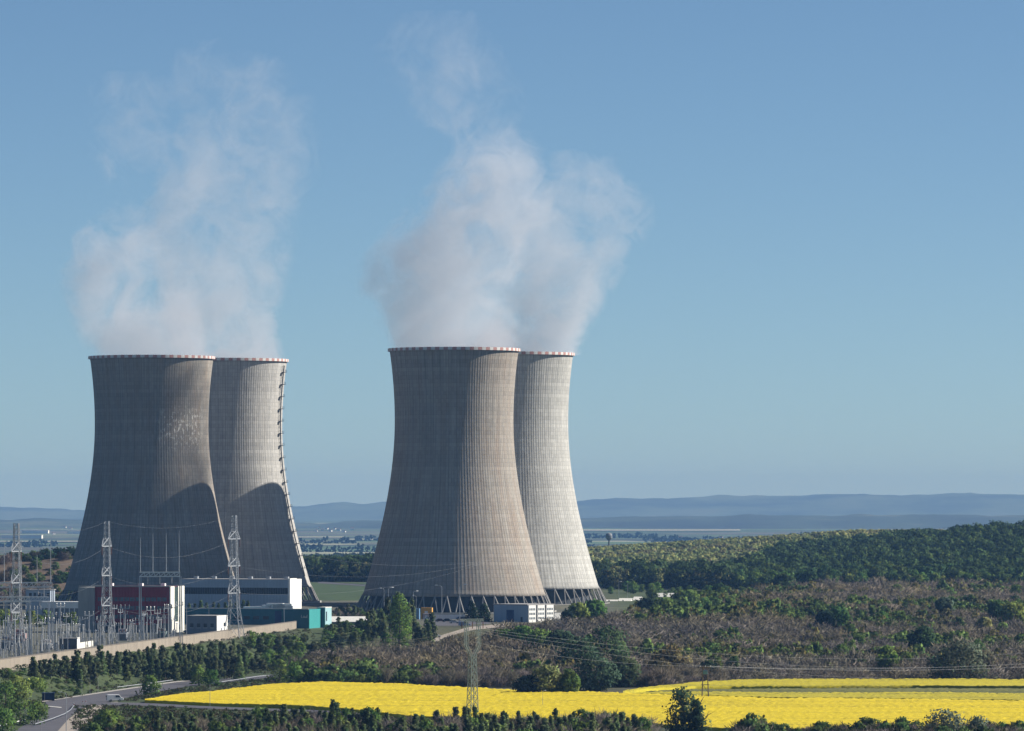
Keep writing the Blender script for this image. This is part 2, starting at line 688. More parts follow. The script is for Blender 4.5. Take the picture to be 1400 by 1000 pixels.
def twigs(seed, n, colr, h=1.0, rad=.5, w=.05, var=.3, up=1.0):
    """bare bush: many thin blades fanning up and out from a few stems"""
    r = np.random.default_rng(seed)
    k = max(3, n // 14)
    st = r.normal(size=(k, 2)) * rad * .45
    i = r.integers(0, k, n)
    b = np.zeros((n, 3))
    b[:, :2] = st[i] + r.normal(size=(n, 2)) * rad * .2
    b[:, 2] = r.uniform(0, .62, n) ** 1.2 * h
    d = r.normal(size=(n, 3)) * np.array([.75, .75, .25])
    d[:, :2] += st[i] / rad * .5
    d[:, 2] = np.abs(d[:, 2]) + up * r.uniform(.3, 1.1, n)
    d /= np.linalg.norm(d, axis=1, keepdims=True)
    L = h * r.uniform(.22, .5, n)[:, None]
    tip = b + d * L
    tip[:, 2] = np.minimum(tip[:, 2], h * 1.05)
    side = np.cross(d, r.normal(size=(n, 3)))
    side /= np.linalg.norm(side, axis=1, keepdims=True) + 1e-9
    ww = (w * r.uniform(.6, 1.5, n))[:, None]
    mid = b + (tip - b) * .55 + r.normal(size=(n, 3)) * .03 * h
    V = np.stack([b, mid + side * ww, tip, mid - side * ww], 1).reshape(-1, 3)
    F = np.arange(4 * n).reshape(n, 4)
    col = np.array(colr)[None, :] * r.uniform(1 - var, 1 + var, n)[:, None]
    nr = np.stack([b[:, 0] / rad * .9, b[:, 1] / rad * .9, np.full(n, .55)], 1) + r.normal(size=(n, 3)) * .45
    nr /= np.linalg.norm(nr, axis=1, keepdims=True) + 1e-6
    return V, F, np.hstack([np.clip(col, .004, 1), nr])


def trunk_mesh(name, h, r0, seed, limbs=4):
    q = random.Random(seed)
    mb = MB()
    pts = [(0, 0, -.04 * h)]
    x = y = 0
    for i in range(1, 6):
        x += q.uniform(-.012, .012) * h
        y += q.uniform(-.012, .012) * h
        pts.append((x, y, h * i / 5))
    mb.tube(pts, [r0 * (1 - .16 * i) for i in range(6)], 7)
    for k in range(limbs):
        i = q.randint(1, 4)
        an = q.uniform(0, 6.28)
        p = Vector(pts[i])
        L = h * q.uniform(.2, .38)
        mb.tube([p, p + Vector((math.cos(an) * L * .5, math.sin(an) * L * .5, L * .3)), p + Vector((math.cos(an) * L, math.sin(an) * L, L * .75))],
                [r0 * .4, r0 * .3, r0 * .12], 5)
    return mb.mesh(name, M['bark'])


C_PINE = (.082, .104, .054)
C_SPRUCE = (.104, .142, .058)
C_LEAF = (.100, .168, .042)
C_LIME = (.150, .210, .052)
C_OLIVE = (.180, .190, .072)
C_DARK = (.058, .098, .036)
C_BROWN = (.148, .130, .098)
C_PURPLE = (.138, .118, .110)
C_STRAW = (.135, .110, .060)
C_WILLOW = (.115, .130, .085)
C_SILVER = (.14, .17, .12)


def tree_proto(name, label, cat, kind, seed, h, rad, n_clump, per, size, colr, base=.14, limbs=4, r0=None, trunk_h=.8, group=None, fol=None, bare=0):
    root = empty(name, label, cat, (0, -200, -500), 0, group)
    V, F, C = crown(kind, seed, n_clump, per, size, colr, h, rad, base)
    if bare:
        V2, F2, C2 = twigs(seed + 5, bare, C_BROWN, h, rad, .09)
        F2 = F2 + len(V)
        V, F, C = np.vstack([V, V2]), np.vstack([F, F2]), np.vstack([C, C2])
    ob('crown', mesh_np('crown', V, F, [FOL], col=C), root)
    ob('trunk', trunk_mesh('trunk', h * trunk_h, r0 or .022 * h + .05, seed, limbs), root)
    return root


_used = set()


def plant_tree(proto, loc, sc=1.0, label=None, group=None, rz=None):
    """the first call moves the prototype, later calls copy it"""
    rz = rng.uniform(0, 6.28) if rz is None else rz
    s = sc if not isinstance(sc, (int, float)) else (sc * rng.uniform(.88, 1.12), sc * rng.uniform(.88, 1.12), sc)
    if proto.name not in _used:
        _used.add(proto.name)
        proto.location = loc
        proto.rotation_euler = (0, 0, rz)
        proto.scale = s
        if label:
            proto['label'] = label
        if group:
            proto['group'] = group
        elif 'group' in proto:
            del proto['group']
        return proto
    o = dup(proto, loc, rz, s, label, group)
    if not group and 'group' in o:
        del o['group']
    return o


# ================================================================== COOLING TOWERS
def tower_radius(z):
    dz = z - 92.8
    c = 72.4 if dz < 0 else 80.0
    return 29.1 * math.sqrt(1 + (dz / c) ** 2)


Z0, Z1 = 8.2, 126.7


def tower_material(name, base_tone, stain, stain_amt, patch=0.0, seed=0.0):
    m = bpy.data.materials.new(name)
    t = nt(m)
    tc = N(t, 'ShaderNodeTexCoord')
    sp = N(t, 'ShaderNodeSeparateXYZ')
    link(t, tc.outputs['Object'], sp.inputs[0])
    x, y, z = sp.outputs
    an = math_(t, 'ARCTAN2', y, x)
    u = math_(t, 'MULTIPLY', an, 144 / (2 * math.pi))          # one unit per rib
    lift = math_(t, 'DIVIDE', z, 1.9)
    # every shutter panel has its own tone
    cv = N(t, 'ShaderNodeCombineXYZ')
    link(t, math_(t, 'FLOOR', u), cv.inputs[0])
    link(t, math_(t, 'FLOOR', lift), cv.inputs[1])
    cv.inputs[2].default_value = seed
    wn = N(t, 'ShaderNodeTexWhiteNoise')
    link(t, cv.outputs[0], wn.inputs[0])
    # every casting lift has its own tone
    wl = N(t, 'ShaderNodeTexWhiteNoise', noise_dimensions='1D')
    link(t, math_(t, 'ADD', math_(t, 'FLOOR', lift), seed), wl.inputs['W'])
    # long vertical streaks
    c2 = N(t, 'ShaderNodeCombineXYZ')
    link(t, math_(t, 'MULTIPLY', an, 34), c2.inputs[0])
    link(t, math_(t, 'MULTIPLY', z, .028), c2.inputs[1])
    c2.inputs[2].default_value = seed
    st = noise(t, c2.outputs[0], 1.0, 6, .7)
    c3 = N(t, 'ShaderNodeCombineXYZ')
    link(t, math_(t, 'MULTIPLY', an, 7), c3.inputs[0])
    link(t, math_(t, 'MULTIPLY', z, .035), c3.inputs[1])
    c3.inputs[2].default_value = seed + 3
    big = noise(t, c3.outputs[0], 1.0, 5, .6)
    fine = noise(t, tc.outputs['Object'], .55, 5, .65)
    col = mixc(t, maprange(t, st, .36, .66), tuple(c * .60 for c in base_tone), base_tone)  # clean concrete colour, darkened in the streaks
    col = mixc(t, math_(t, 'MULTIPLY', maprange(t, big, .42, .68), stain_amt), col, stain)
    # dark wash under the crown and damp band at the foot
    band = math_(t, 'MULTIPLY', maprange(t, z, 24, 9), maprange(t, st, .35, .7))
    col = mixc(t, math_(t, 'MULTIPLY', band, .55 * stain_amt), col, tuple(c * .5 for c in stain))
    tone = math_(t, 'ADD', math_(t, 'MULTIPLY', wn.outputs[0], .18), math_(t, 'MULTIPLY', wl.outputs[0], .16))
    tone = math_(t, 'ADD', tone, math_(t, 'MULTIPLY', fine, .20))
    tone = math_(t, 'ADD', tone, .73)
    cm = N(t, 'ShaderNodeCombineColor')
    for i in range(3):
        link(t, tone, cm.inputs[i])
    col = mixc(t, 1.0, col, cm.outputs[0], 'MULTIPLY')
    # grime and painted rib shadow along the ribs, grime in the horizontal joints
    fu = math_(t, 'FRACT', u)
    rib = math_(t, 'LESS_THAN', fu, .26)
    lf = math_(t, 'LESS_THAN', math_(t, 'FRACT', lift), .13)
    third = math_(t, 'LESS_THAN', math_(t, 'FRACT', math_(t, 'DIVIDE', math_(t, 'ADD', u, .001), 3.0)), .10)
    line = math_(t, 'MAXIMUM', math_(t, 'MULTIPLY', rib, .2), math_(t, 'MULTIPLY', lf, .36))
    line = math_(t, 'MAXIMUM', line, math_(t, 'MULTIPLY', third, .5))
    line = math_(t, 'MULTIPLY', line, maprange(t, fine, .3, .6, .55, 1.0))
    col = mixc(t, line, col, tuple(c * .28 for c in base_tone))
    if patch > 0:
        c4 = N(t, 'ShaderNodeCombineXYZ')
        link(t, math_(t, 'MULTIPLY', an, 30), c4.inputs[0])
        link(t, math_(t, 'MULTIPLY', z, .55), c4.inputs[1])
        pn = noise(t, c4.outputs[0], .8, 4, .6)
        where = math_(t, 'MULTIPLY', maprange(t, z, 76, 86), maprange(t, z, 104, 96))
        side = math_(t, 'MULTIPLY', maprange(t, an, -1.5, -1.2), maprange(t, an, -.35, -.6))
        pk = math_(t, 'MULTIPLY', math_(t, 'MULTIPLY', where, side), math_(t, 'GREATER_THAN', pn, .58))
        col = mixc(t, math_(t, 'MULTIPLY', pk, patch), col, (.62, .60, .56))
    finish(t, col, .95, bump=fine, bstr=.35, bdist=.25)
    return m


def shell_mesh(mat):
    nrib, per = 144, 4
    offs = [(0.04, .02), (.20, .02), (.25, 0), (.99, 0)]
    ths = []
    ex = []
    for k in range(nrib):
        for f, e in offs:
            ths.append((k + f) / nrib * 2 * math.pi)
            ex.append(e)
    ths = np.array(ths)
    ex = np.array(ex)
    zs = np.concatenate([[Z0], np.linspace(Z0 + 1.6, Z1 - 1.2, 62), [Z1]])
    nth = len(ths)
    V = []
    for i, z in enumerate(zs):
        r = tower_radius(z) + ex
        if i == 0:
            r = tower_radius(z) + .45
        if i >= len(zs) - 2:
            r = tower_radius(z) + .05
        r = np.broadcast_to(r, (nth,))
        V.append(np.stack([r * np.cos(ths), r * np.sin(ths), np.full(nth, z)], -1))
    for z in zs[::-1]:
        r = tower_radius(z) - .55
        V.append(np.stack([r * np.cos(ths), r * np.sin(ths), np.full(nth, z)], -1))
    L = len(V)
    V = np.concatenate(V)
    k = np.arange(nth)
    k2 = (k + 1) % nth
    F = [np.stack([i * nth + k, i * nth + k2, (i + 1) % L * nth + k2, (i + 1) % L * nth + k], -1) for i in range(L)]
    return mesh_np('shell', V, np.concatenate(F), [mat])


def rim_mesh():
    mb = MB()
    n = 96
    r0 = tower_radius(Z1) - .75
    r1 = tower_radius(Z1) + .95
    z0, z1 = Z1 - .55, Z1 + .85
    for k in range(n):
        a0, a1 = 2 * math.pi * k / n, 2 * math.pi * (k + .97) / n
        vs = []
        for a in (a0, (a0 + a1) / 2, a1):
            c, s_ = math.cos(a), math.sin(a)
            vs += [(r0 * c, r0 * s_, z0), (r1 * c, r1 * s_, z0), (r1 * c, r1 * s_, z1), (r0 * c, r0 * s_, z1)]
        fs = []
        for j in (0, 4):
            for i in range(4):
                i2 = (i + 1) % 4
                fs.append((j + i, j + i2, j + 4 + i2, j + 4 + i))
        fs += [(3, 2, 1, 0), (8, 9, 10, 11)]
        mb.add(vs, fs, k % 2)
    return mb.mesh('rim', [pm('rim_white', (.66, .65, .62), .8, .2, .8), pm('rim_red', (.46, .25, .22), .8, .2, .8)])


RIM = rim_mesh()
FILLM = pm('fill_louvres_shaded', (.055, .065, .075), .9, .3, .3, streak=True)  # dark colour stands in for the shade inside the tower base
LEGM = pm('leg_concrete', (.24, .235, .225), .9, .2, .5)


def leg_data():
    mb = MB()
    p = (tower_radius(Z0) + .1, 0, Z0 + .3)
    ph = 2 * math.pi / 48 * .36
    rb = 49.3
    mb.beam(p, (rb * math.cos(ph), rb * math.sin(ph), -.4), .46, .54)
    a = mb.mesh('leg', LEGM)
    mb = MB()
    mb.beam(p, (rb * math.cos(ph), -rb * math.sin(ph), -.4), .46, .54)
    return a, mb.mesh('leg', LEGM)


LEGA, LEGB = leg_data()


def tower(label, X, Y, zb, sxy, sz, mat, rz=0.0, ladder=None):
    root = empty('cooling_tower', label, 'cooling tower', (X, Y, zb), rz, 'cooling towers of the power plant')
    root.scale = (sxy, sxy, sz)
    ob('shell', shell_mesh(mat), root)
    ob('rim', RIM, root)
    for k in range(48):
        a = 2 * math.pi * (k + .13) / 48
        for d in (LEGA, LEGB):
            o = ob('leg', d, root)
            o.rotation_euler = (0, 0, a)
    MB().lathe([(40.5, -.5), (40.5, 7.6), (38, 9.5), (1, 10)], 72).build('fill_pack', FILLM, root)
    MB().lathe([(50.2, -.6), (50.2, .9), (49.7, .9), (49.7, -.6)], 96).build('basin_wall', M['concrete'], root)
    if ladder is not None:
        mb = MB()
        ca, sa = math.cos(ladder), math.sin(ladder)
        tx, ty = -sa, ca
        zs = [14 + i * 2.0 for i in range(56)]
        for sgn in (-.45, .45):
            mb.tube([((tower_radius(z) + .75) * ca + tx * sgn, (tower_radius(z) + .75) * sa + ty * sgn, z) for z in zs], .16, 5)
        for z in zs[::1]:
            r = tower_radius(z) + .75
            mb.beam((r * ca - tx * .45, r * sa - ty * .45, z), (r * ca + tx * .45, r * sa + ty * .45, z), .12)
            mb.beam((r * ca, r * sa, z), ((r - .7) * ca, (r - .7) * sa, z), .12)
        mb.build('ladder', M['dark_steel'], root)
        for i in range(17):
            z = 18 + i * 6.4
            r = tower_radius(z) + .3
            mb = MB()
            for w0, w1, h0, h1, rr0, rr1 in ((-1.3, 1.3, 0, .3, 0, 2.0), (-1.3, 1.3, 1.2, 1.35, 1.85, 2.0), (-1.3, -1.15, .3, 1.2, 1.85, 2.0), (1.15, 1.3, .3, 1.2, 1.85, 2.0)):
                vs = []
                for rr in (r + rr0, r + rr1):
                    for w in (w0, w1):
                        for hh in (h0, h1):
                            vs.append((rr * ca + tx * w, rr * sa + ty * w, z + hh))
                mb.add(vs, [(0, 2, 3, 1), (4, 5, 7, 6), (0, 1, 5, 4), (2, 6, 7, 3), (1, 3, 7, 5), (0, 4, 6, 2)])
            mb.build('platform', M['dark_steel'], root)
    return root


T_FR = ((620.8 - 700) / FPX * 2600, 2600.0)
T_RR = ((698.5 - 700) / FPX * 2707, 2707.0)
T_FL = ((207.3 - 700) / FPX * 2612, 2612.0)
T_RL = ((311.5 - 700) / FPX * 2725, 2725.0)
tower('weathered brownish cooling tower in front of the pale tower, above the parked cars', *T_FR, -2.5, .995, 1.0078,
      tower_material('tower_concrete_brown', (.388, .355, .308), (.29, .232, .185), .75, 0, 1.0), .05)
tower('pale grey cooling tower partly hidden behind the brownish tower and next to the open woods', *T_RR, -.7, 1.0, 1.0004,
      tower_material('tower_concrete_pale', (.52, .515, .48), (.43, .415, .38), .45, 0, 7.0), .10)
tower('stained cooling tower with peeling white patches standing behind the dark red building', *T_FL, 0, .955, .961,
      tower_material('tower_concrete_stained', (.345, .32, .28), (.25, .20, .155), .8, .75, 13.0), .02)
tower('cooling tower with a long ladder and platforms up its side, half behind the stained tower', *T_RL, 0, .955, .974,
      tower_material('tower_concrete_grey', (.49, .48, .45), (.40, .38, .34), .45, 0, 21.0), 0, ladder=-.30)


# ================================================================== STEAM
def curve_pts(c, pts):
    while len(c.points) > 2:
        c.points.remove(c.points[1])
    c.points[0].location = pts[0]
    c.points[-1].location = pts[-1]
    for p in pts[1:-1]:
        c.points.new(*p)
    for p in c.points:
        p.handle_type = 'AUTO'


def plume(label, T, pts, dens, seed, nscale=1 / 30):
    """steam column. pts: (photo y, centre x, half width, noise threshold, density) from the rim upward"""
    X, Y = T
    z0 = P(700, pts[0][0], Y).z
    z1 = P(700, pts[-1][0], Y).z
    k = Y / FPX
    rows = [(P(0, py, Y).z - z0, (cx - 700) * k - X, w * k, th, d) for py, cx, w, th, d in pts]
    Ht = z1 - z0
    CXR, WR = 200.0, 60.0
    m = bpy.data.materials.new('steam')
    t = nt(m)
    tc = N(t, 'ShaderNodeTexCoord')
    sp = N(t, 'ShaderNodeSeparateXYZ')
    link(t, tc.outputs['Object'], sp.inputs[0])
    tt = math_(t, 'DIVIDE', sp.outputs[2], Ht)
    cmb = N(t, 'ShaderNodeCombineColor')
    for i in range(3):
        link(t, tt, cmb.inputs[i])
    rc = N(t, 'ShaderNodeRGBCurve')
    link(t, cmb.outputs[0], rc.inputs[1])
    cv = rc.mapping.curves
    curve_pts(cv[0], [(r[0] / Ht, r[1] / CXR + .5) for r in rows])
    curve_pts(cv[1], [(r[0] / Ht, r[2] / WR) for r in rows])
    curve_pts(cv[2], [(r[0] / Ht, r[3]) for r in rows])
    rc.mapping.update()
    fc = N(t, 'ShaderNodeFloatCurve')
    link(t, tt, fc.inputs[1])
    curve_pts(fc.mapping.curves[0], [(r[0] / Ht, r[4]) for r in rows])
    fc.mapping.update()
    sc = N(t, 'ShaderNodeSeparateColor')
    link(t, rc.outputs[0], sc.inputs[0])
    cx = math_(t, 'MULTIPLY', math_(t, 'SUBTRACT', sc.outputs[0], .5), CXR)
    w = math_(t, 'MULTIPLY', sc.outputs[1], WR)
    # billowing offset of the axis distance
    wv = N(t, 'ShaderNodeVectorMath')
    wv.operation = 'ADD'
    link(t, tc.outputs['Object'], wv.inputs[0])
    wv.inputs[1].default_value = (seed * 37.1, seed * 11.7, 0)
    low = noise(t, wv.outputs[0], nscale * .75, 1.5, .5, 0)
    det = noise(t, wv.outputs[0], nscale * 1.5, 9, .66, 1.1)
    dx = math_(t, 'DIVIDE', math_(t, 'SUBTRACT', sp.outputs[0], cx), w)
    dy = math_(t, 'DIVIDE', sp.outputs[1], math_(t, 'MULTIPLY', w, .9))
    rr = math_(t, 'SQRT', math_(t, 'ADD', math_(t, 'MULTIPLY', dx, dx), math_(t, 'MULTIPLY', dy, dy)))
    env = math_(t, 'SUBTRACT', 1.0, rr)
    edge = math_(t, 'MAXIMUM', math_(t, 'MINIMUM', math_(t, 'MULTIPLY', env, 6.0), 1.0), 0.0)
    body = math_(t, 'MAXIMUM', math_(t, 'MINIMUM', math_(t, 'MULTIPLY', env, 2.8), 1.0), 0.0)
    nn = math_(t, 'ADD', math_(t, 'MULTIPLY', math_(t, 'SUBTRACT', low, .5), 2.4), math_(t, 'MULTIPLY', math_(t, 'SUBTRACT', det, .5), 6.2))
    v = math_(t, 'ADD', nn, math_(t, 'MULTIPLY', body, .95))
    v = math_(t, 'MULTIPLY', math_(t, 'SUBTRACT', v, sc.outputs[2]), 2.0)
    v = math_(t, 'MINIMUM', math_(t, 'MAXIMUM', v, 0.0), 1.35)
    v = math_(t, 'MULTIPLY', v, edge)
    v = math_(t, 'MULTIPLY', math_(t, 'MULTIPLY', v, fc.outputs[0]), dens)
    pv = N(t, 'ShaderNodeVolumePrincipled')
    pv.inputs['Color'].default_value = (.91, .93, .98, 1)
    pv.inputs['Anisotropy'].default_value = .40
    link(t, v, pv.inputs['Density'])
    o = N(t, 'ShaderNodeOutputMaterial')
    link(t, pv.outputs[0], o.inputs['Volume'])
    m.cycles.volume_step_rate = .15
    # the body of the cloud: a swept column with bulges
    q = np.random.default_rng(int(seed * 10))
    zz = np.linspace(0, Ht, 40)
    n = 28
    V = []
    for z in zz:
        c_ = np.interp(z, [r[0] for r in rows], [r[1] for r in rows])
        w_ = np.interp(z, [r[0] for r in rows], [r[2] for r in rows])
        for i in range(n):
            a = 2 * math.pi * i / n
            V.append((c_ + math.cos(a) * w_ * 1.02, math.sin(a) * w_ * .92, z))
    F = [(j * n + i, j * n + (i + 1) % n, (j + 1) * n + (i + 1) % n, (j + 1) * n + i) for j in range(39) for i in range(n)]
    me = bpy.data.meshes.new('steam_plume')
    me.from_pydata(V, [], F + [tuple(reversed(range(n))), tuple(39 * n + i for i in range(n))])
    me.materials.append(m)
    o = ob('steam_plume', me, None, (X, Y, z0))
    tag(o, label, 'steam plume', 'steam plumes rising from the cooling towers')


DENS = .0195
plume('low billowing white steam cloud bulging sideways above the stained tower', T_FL,
      [(490, 207, 90, -.10, 1.0), (475, 203, 96, .0, 1.0), (450, 194, 100, .10, .95), (420, 184, 102, .20, .9), (390, 176, 104, .30, .9), (360, 168, 100, .36, 1.0), (330, 162, 92, .50, 1.0),
       (305, 185, 84, .75, .8), (270, 215, 88, .88, .5), (230, 205, 96, 1.06, .42), (190, 185, 92, 1.10, .34), (130, 180, 84, 1.12, .26), (95, 185, 60, 1.4, .2)], DENS, 1.3)
plume('tall thin steam plume drifting up from the tower with the ladder', T_RL,
      [(495, 312, 84, -.15, 1.6), (475, 306, 84, .02, 1.4), (440, 297, 90, .25, 1.0), (400, 292, 104, .38, .7), (350, 290, 118, .48, .55), (300, 298, 128, .52, .5), (250, 312, 128, .64, .42),
       (205, 322, 122, .70, .36), (160, 326, 118, .76, .33), (120, 318, 112, .95, .28), (85, 310, 96, 1.05, .26), (55, 300, 70, 1.4, .2)], DENS, 2.7)
plume('broad bright steam plume rising highest from the brownish tower', T_FR,
      [(479, 620, 94, -.2, 1.25), (460, 618, 104, -.05, 1.15), (425, 612, 122, .14, .9), (385, 608, 134, .26, .85), (345, 622, 134, .34, .85), (300, 650, 118, .38, .95), (260, 668, 104, .40, 1.0),
       (225, 682, 92, .46, .9), (195, 680, 86, .66, .7), (160, 640, 104, 1.06, .36), (110, 615, 112, 1.10, .28), (60, 605, 104, 1.10, .24), (15, 600, 70, 1.5, .2)], DENS, 3.9)
plume('narrow bright steam plume with a wispy hook above the pale tower', T_RR,
      [(486, 712, 84, -.05, 1.6), (465, 724, 84, .06, 1.5), (430, 740, 86, .18, 1.3), (390, 754, 94, .32, 1.0), (345, 772, 106, .52, .75), (300, 790, 110, .64, .6), (260, 796, 96, .64, .55), (232, 796, 74, .72, .45),
       (205, 800, 58, 1.4, .3)], DENS, 5.2)


# ================================================================== BUILDINGS
class Bld:
    """building in its own frame: origin at the foot of the corner nearest the sun, x leftwards negative along the front, y going back"""

    def __init__(s, name, label, cat, px, Y, zb, rot=-15.0, group=None):
        s.s = Y / FPX
        s.c, s.sn = math.cos(R(rot)), abs(math.sin(R(rot)))
        s.root = empty(name, label, cat, (P(px, 690, Y).x, Y, zb), R(rot), group)
        s.px, s.Y, s.zb = px, Y, zb

    def w(s, dpx):            # photograph pixels along the front -> metres
        return dpx * s.s / s.c

    def d(s, dpx):            # pixels along the sunny end -> metres
        return dpx * s.s / s.sn

    def z(s, py):
        return P(s.px, py, s.Y).z - s.zb

    def part(s, name, mat, boxes, parent=None, label=None):
        mb = MB()
        for b in boxes:
            mb.box(*b)
        o = mb.build(name, mat, parent or s.root)
        if label:
            o['label'] = label
        return o


# --- dark red building
b = Bld('office_building', 'dark red clad office building with grey window bands and a white glazed stair end', 'building', 232, 2080, 0)
W = b.w(104)
W2 = b.w(127)
D = b.d(15)
top = b.z(803)
b.part('wall', M['red_clad'], [(-W, 0, 0, D, 3.6, top)])
b.part('cladding_ribs', M['red_clad'], [(-W + .6 + i * 1.25, -W + .72 + i * 1.25, -.12, -.005, 3.7, top - .05) for i in range(int(W / 1.25))])
b.part('grey_wall', M['concrete'], [(-W2, -W - .01, -.5, D - 1, 0, top - .2)], label='bare grey concrete stair block at the far end')
b.part('ground_floor', M['dark_steel'], [(-W + .5, -.4, .6, D - .6, 0, 3.6)])
for z in (5.4, 8.8, 12.2):
    n = 13
    for i in range(n):
        x0 = -W + 1.2 + i * (W - 2.0) / n
        o = b.part('window', M['glass_grey'], [(x0, x0 + (W - 2) / n - .35, -.06, .2, z, z + 1.5)])
b.part('canopy', M['red_paint'], [(-W * .62, -W * .25, -2.2, -.02, 3.0, 3.7)])
b.part('end_wall', M['cream_wall'], [(.01, .5, -.2, D * .28, 0, top + .3), (.01, .5, D * .55, D + .2, 0, top + .3), (.01, .5, D * .28, D * .55, 0, 4.2)])
b.part('stair_glazing', M['dark_green'], [(.01, .3, D * .28, D * .55, 4.2, top)])
b.part('parapet', M['concrete'], [(-W2, 0, -.15, .25, top, top + .45), (-W2, 0, D - .25, D, top, top + .45)])
for i, x in enumerate((-W * .85, -W * .45, -W * .15)):
    b.part('roof_vent', M['white_steel'], [(x, x + 1.6, 3, 4.6, top, top + 1.4)])

# --- long machine hall
b = Bld('machine_hall', 'long blue grey hall with a dark window strip and tall bright white end', 'building', 394, 2350, 0)
W, D = b.w(150), b.d(14)
top = b.z(793)
zw0, zw1 = b.z(813), b.z(804)
b.part('wall', M['blue_grey'], [(-W, 0, 0, D, 0, zw0), (-W, 0, 0, D, zw1, top)])
b.part('window_strip', M['glass'], [(-W + .05, -.05, .25, D - .2, zw0, zw1)])
mb = MB()
for i in range(46):
    x = -W + .5 + i * (W - 1) / 45
    mb.box(x - .12, x + .12, .05, .24, zw0, zw1)
mb.build('mullions', M['dark_steel'], b.root)
b.part('cladding_ribs', M['blue_grey'], [(-W + .5 + i * 1.5, -W + .64 + i * 1.5, -.10, -.005, .3, zw0 - .1) for i in range(int((W - 1) / 1.5))])
b.part('cladding_ribs', M['blue_grey'], [(-W + .5 + i * 1.5, -W + .64 + i * 1.5, -.10, -.005, zw1 + .1, top - .1) for i in range(int((W - 1) / 1.5))])
for i in range(6):
    x = -W + 4 + i * (W - 8) / 5
    b.part('roof_vent', M['galv'], [(x, x + 1.8, D * .4, D * .5, top + .26, top + 1.3)])
b.part('end_wall', M['white_wall'], [(.01, 1.0, -.3, D * .55, 0, top + .6), (.01, .8, D * .6, D, 0, top + .2)], label='bright white rendered end wall')
b.part('roof', M['roof_grey'], [(-W, 0, .1, D - .1, top, top + .25)])
b.part('door', M['dark_steel'], [(1.01, 1.1, 1.2, 3.0, 0, 3.2)])

# --- low teal building, three blocks
b = Bld('teal_building', 'low dark teal building with a bright turquoise end behind the beige wall', 'building', 389, 2215, 0)
W, D = b.w(146), 14.0
top = b.z(833)
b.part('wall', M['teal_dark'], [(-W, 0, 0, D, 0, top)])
b.part('wall_panel', M['navy'], [(-b.w(13), -b.w(4), -.05, .1, .4, top - .8)], label='dark violet panel')
b.part('roof_edge', M['roof_white'], [(-W - .1, .1, -.12, .12, top, top + .35)])
for i, (x, w_, h_) in enumerate(((-34, 4, 1.6), (-28, 7, 2.3), (-19, 5, 1.8), (-12, 6, 2.2), (-4, 4, 1.4), (-44, 3, 1.0), (-60, 5, .9))):
    x = b.w(x)
    b.part('rooftop_unit', M['white_steel'], [(x, x + w_, 3, 5.5, top, top + h_)])
mb = MB()
x0, x1 = -.2, b.w(5)
mb.prism([(x0, top), (x1, top), (x0 + (x1 - x0) * .6, .8), (x0 + .2, .8)], -.5, -.06)
mb.build('white_pylon_panel', M['white_wall'], b.root)
for i in range(9):
    x = -W + 3 + i * 4.2
    b.part('window', M['glass'], [(x, x + 2.6, -.05, .1, 2.2, 3.6)])
b2 = Bld('entrance_block', 'turquoise block with white lettering at the end of the beige wall', 'building', 422, 2150, hz(P(422, 690, 2150).x, 2150) - .3)
W, D = b2.w(33), b2.d(13.5)
top = b2.z(833.5)
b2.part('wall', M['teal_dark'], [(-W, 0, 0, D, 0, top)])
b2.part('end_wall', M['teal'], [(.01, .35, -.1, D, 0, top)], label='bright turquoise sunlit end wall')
b2.part('roof_edge', M['roof_white'], [(-W, -.05, -.15, .15, top, top + .3)])
mb = MB()
# a row of white block letters, unreadable at this distance
x = -3.1
for k, segs in enumerate(('L', 'o', 'u', 'l')):
    if segs == 'L':
        mb.box(x, x + .14, -.10, -.02, 4.6, 5.7).box(x, x + .6, -.10, -.02, 4.6, 4.75)
    elif segs == 'o':
        mb.box(x, x + .14, -.10, -.02, 4.6, 5.3).box(x + .5, x + .64, -.10, -.02, 4.6, 5.3).box(x, x + .64, -.10, -.02, 4.6, 4.74).box(x, x + .64, -.10, -.02, 5.2, 5.34)
    elif segs == 'u':
        mb.box(x, x + .14, -.10, -.02, 4.6, 5.3).box(x + .5, x + .64, -.10, -.02, 4.6, 5.3).box(x, x + .64, -.10, -.02, 4.6, 4.74)
    else:
        mb.box(x, x + .16, -.10, -.02, 4.6, 5.8)
    x += .8
mb.build('lettering', M['white_steel'], b2.root)
b3 = Bld('annex_block', 'narrow pale teal annex beside the turquoise block', 'building', 444, 2165, hz(P(444, 690, 2165).x, 2165) - .3)
W, D = b3.w(9), b3.d(7.5)
top = b3.z(831.5)
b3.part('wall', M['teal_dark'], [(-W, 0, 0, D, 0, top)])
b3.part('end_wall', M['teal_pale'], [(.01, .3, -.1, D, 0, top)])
b3.part('window', M['glass'], [(.31, .36, D * .1, D * .25, 3, top - 1.5)])
b3.part('roof_edge', M['roof_white'], [(-W - .2, .4, -.2, D, top, top + .35)])

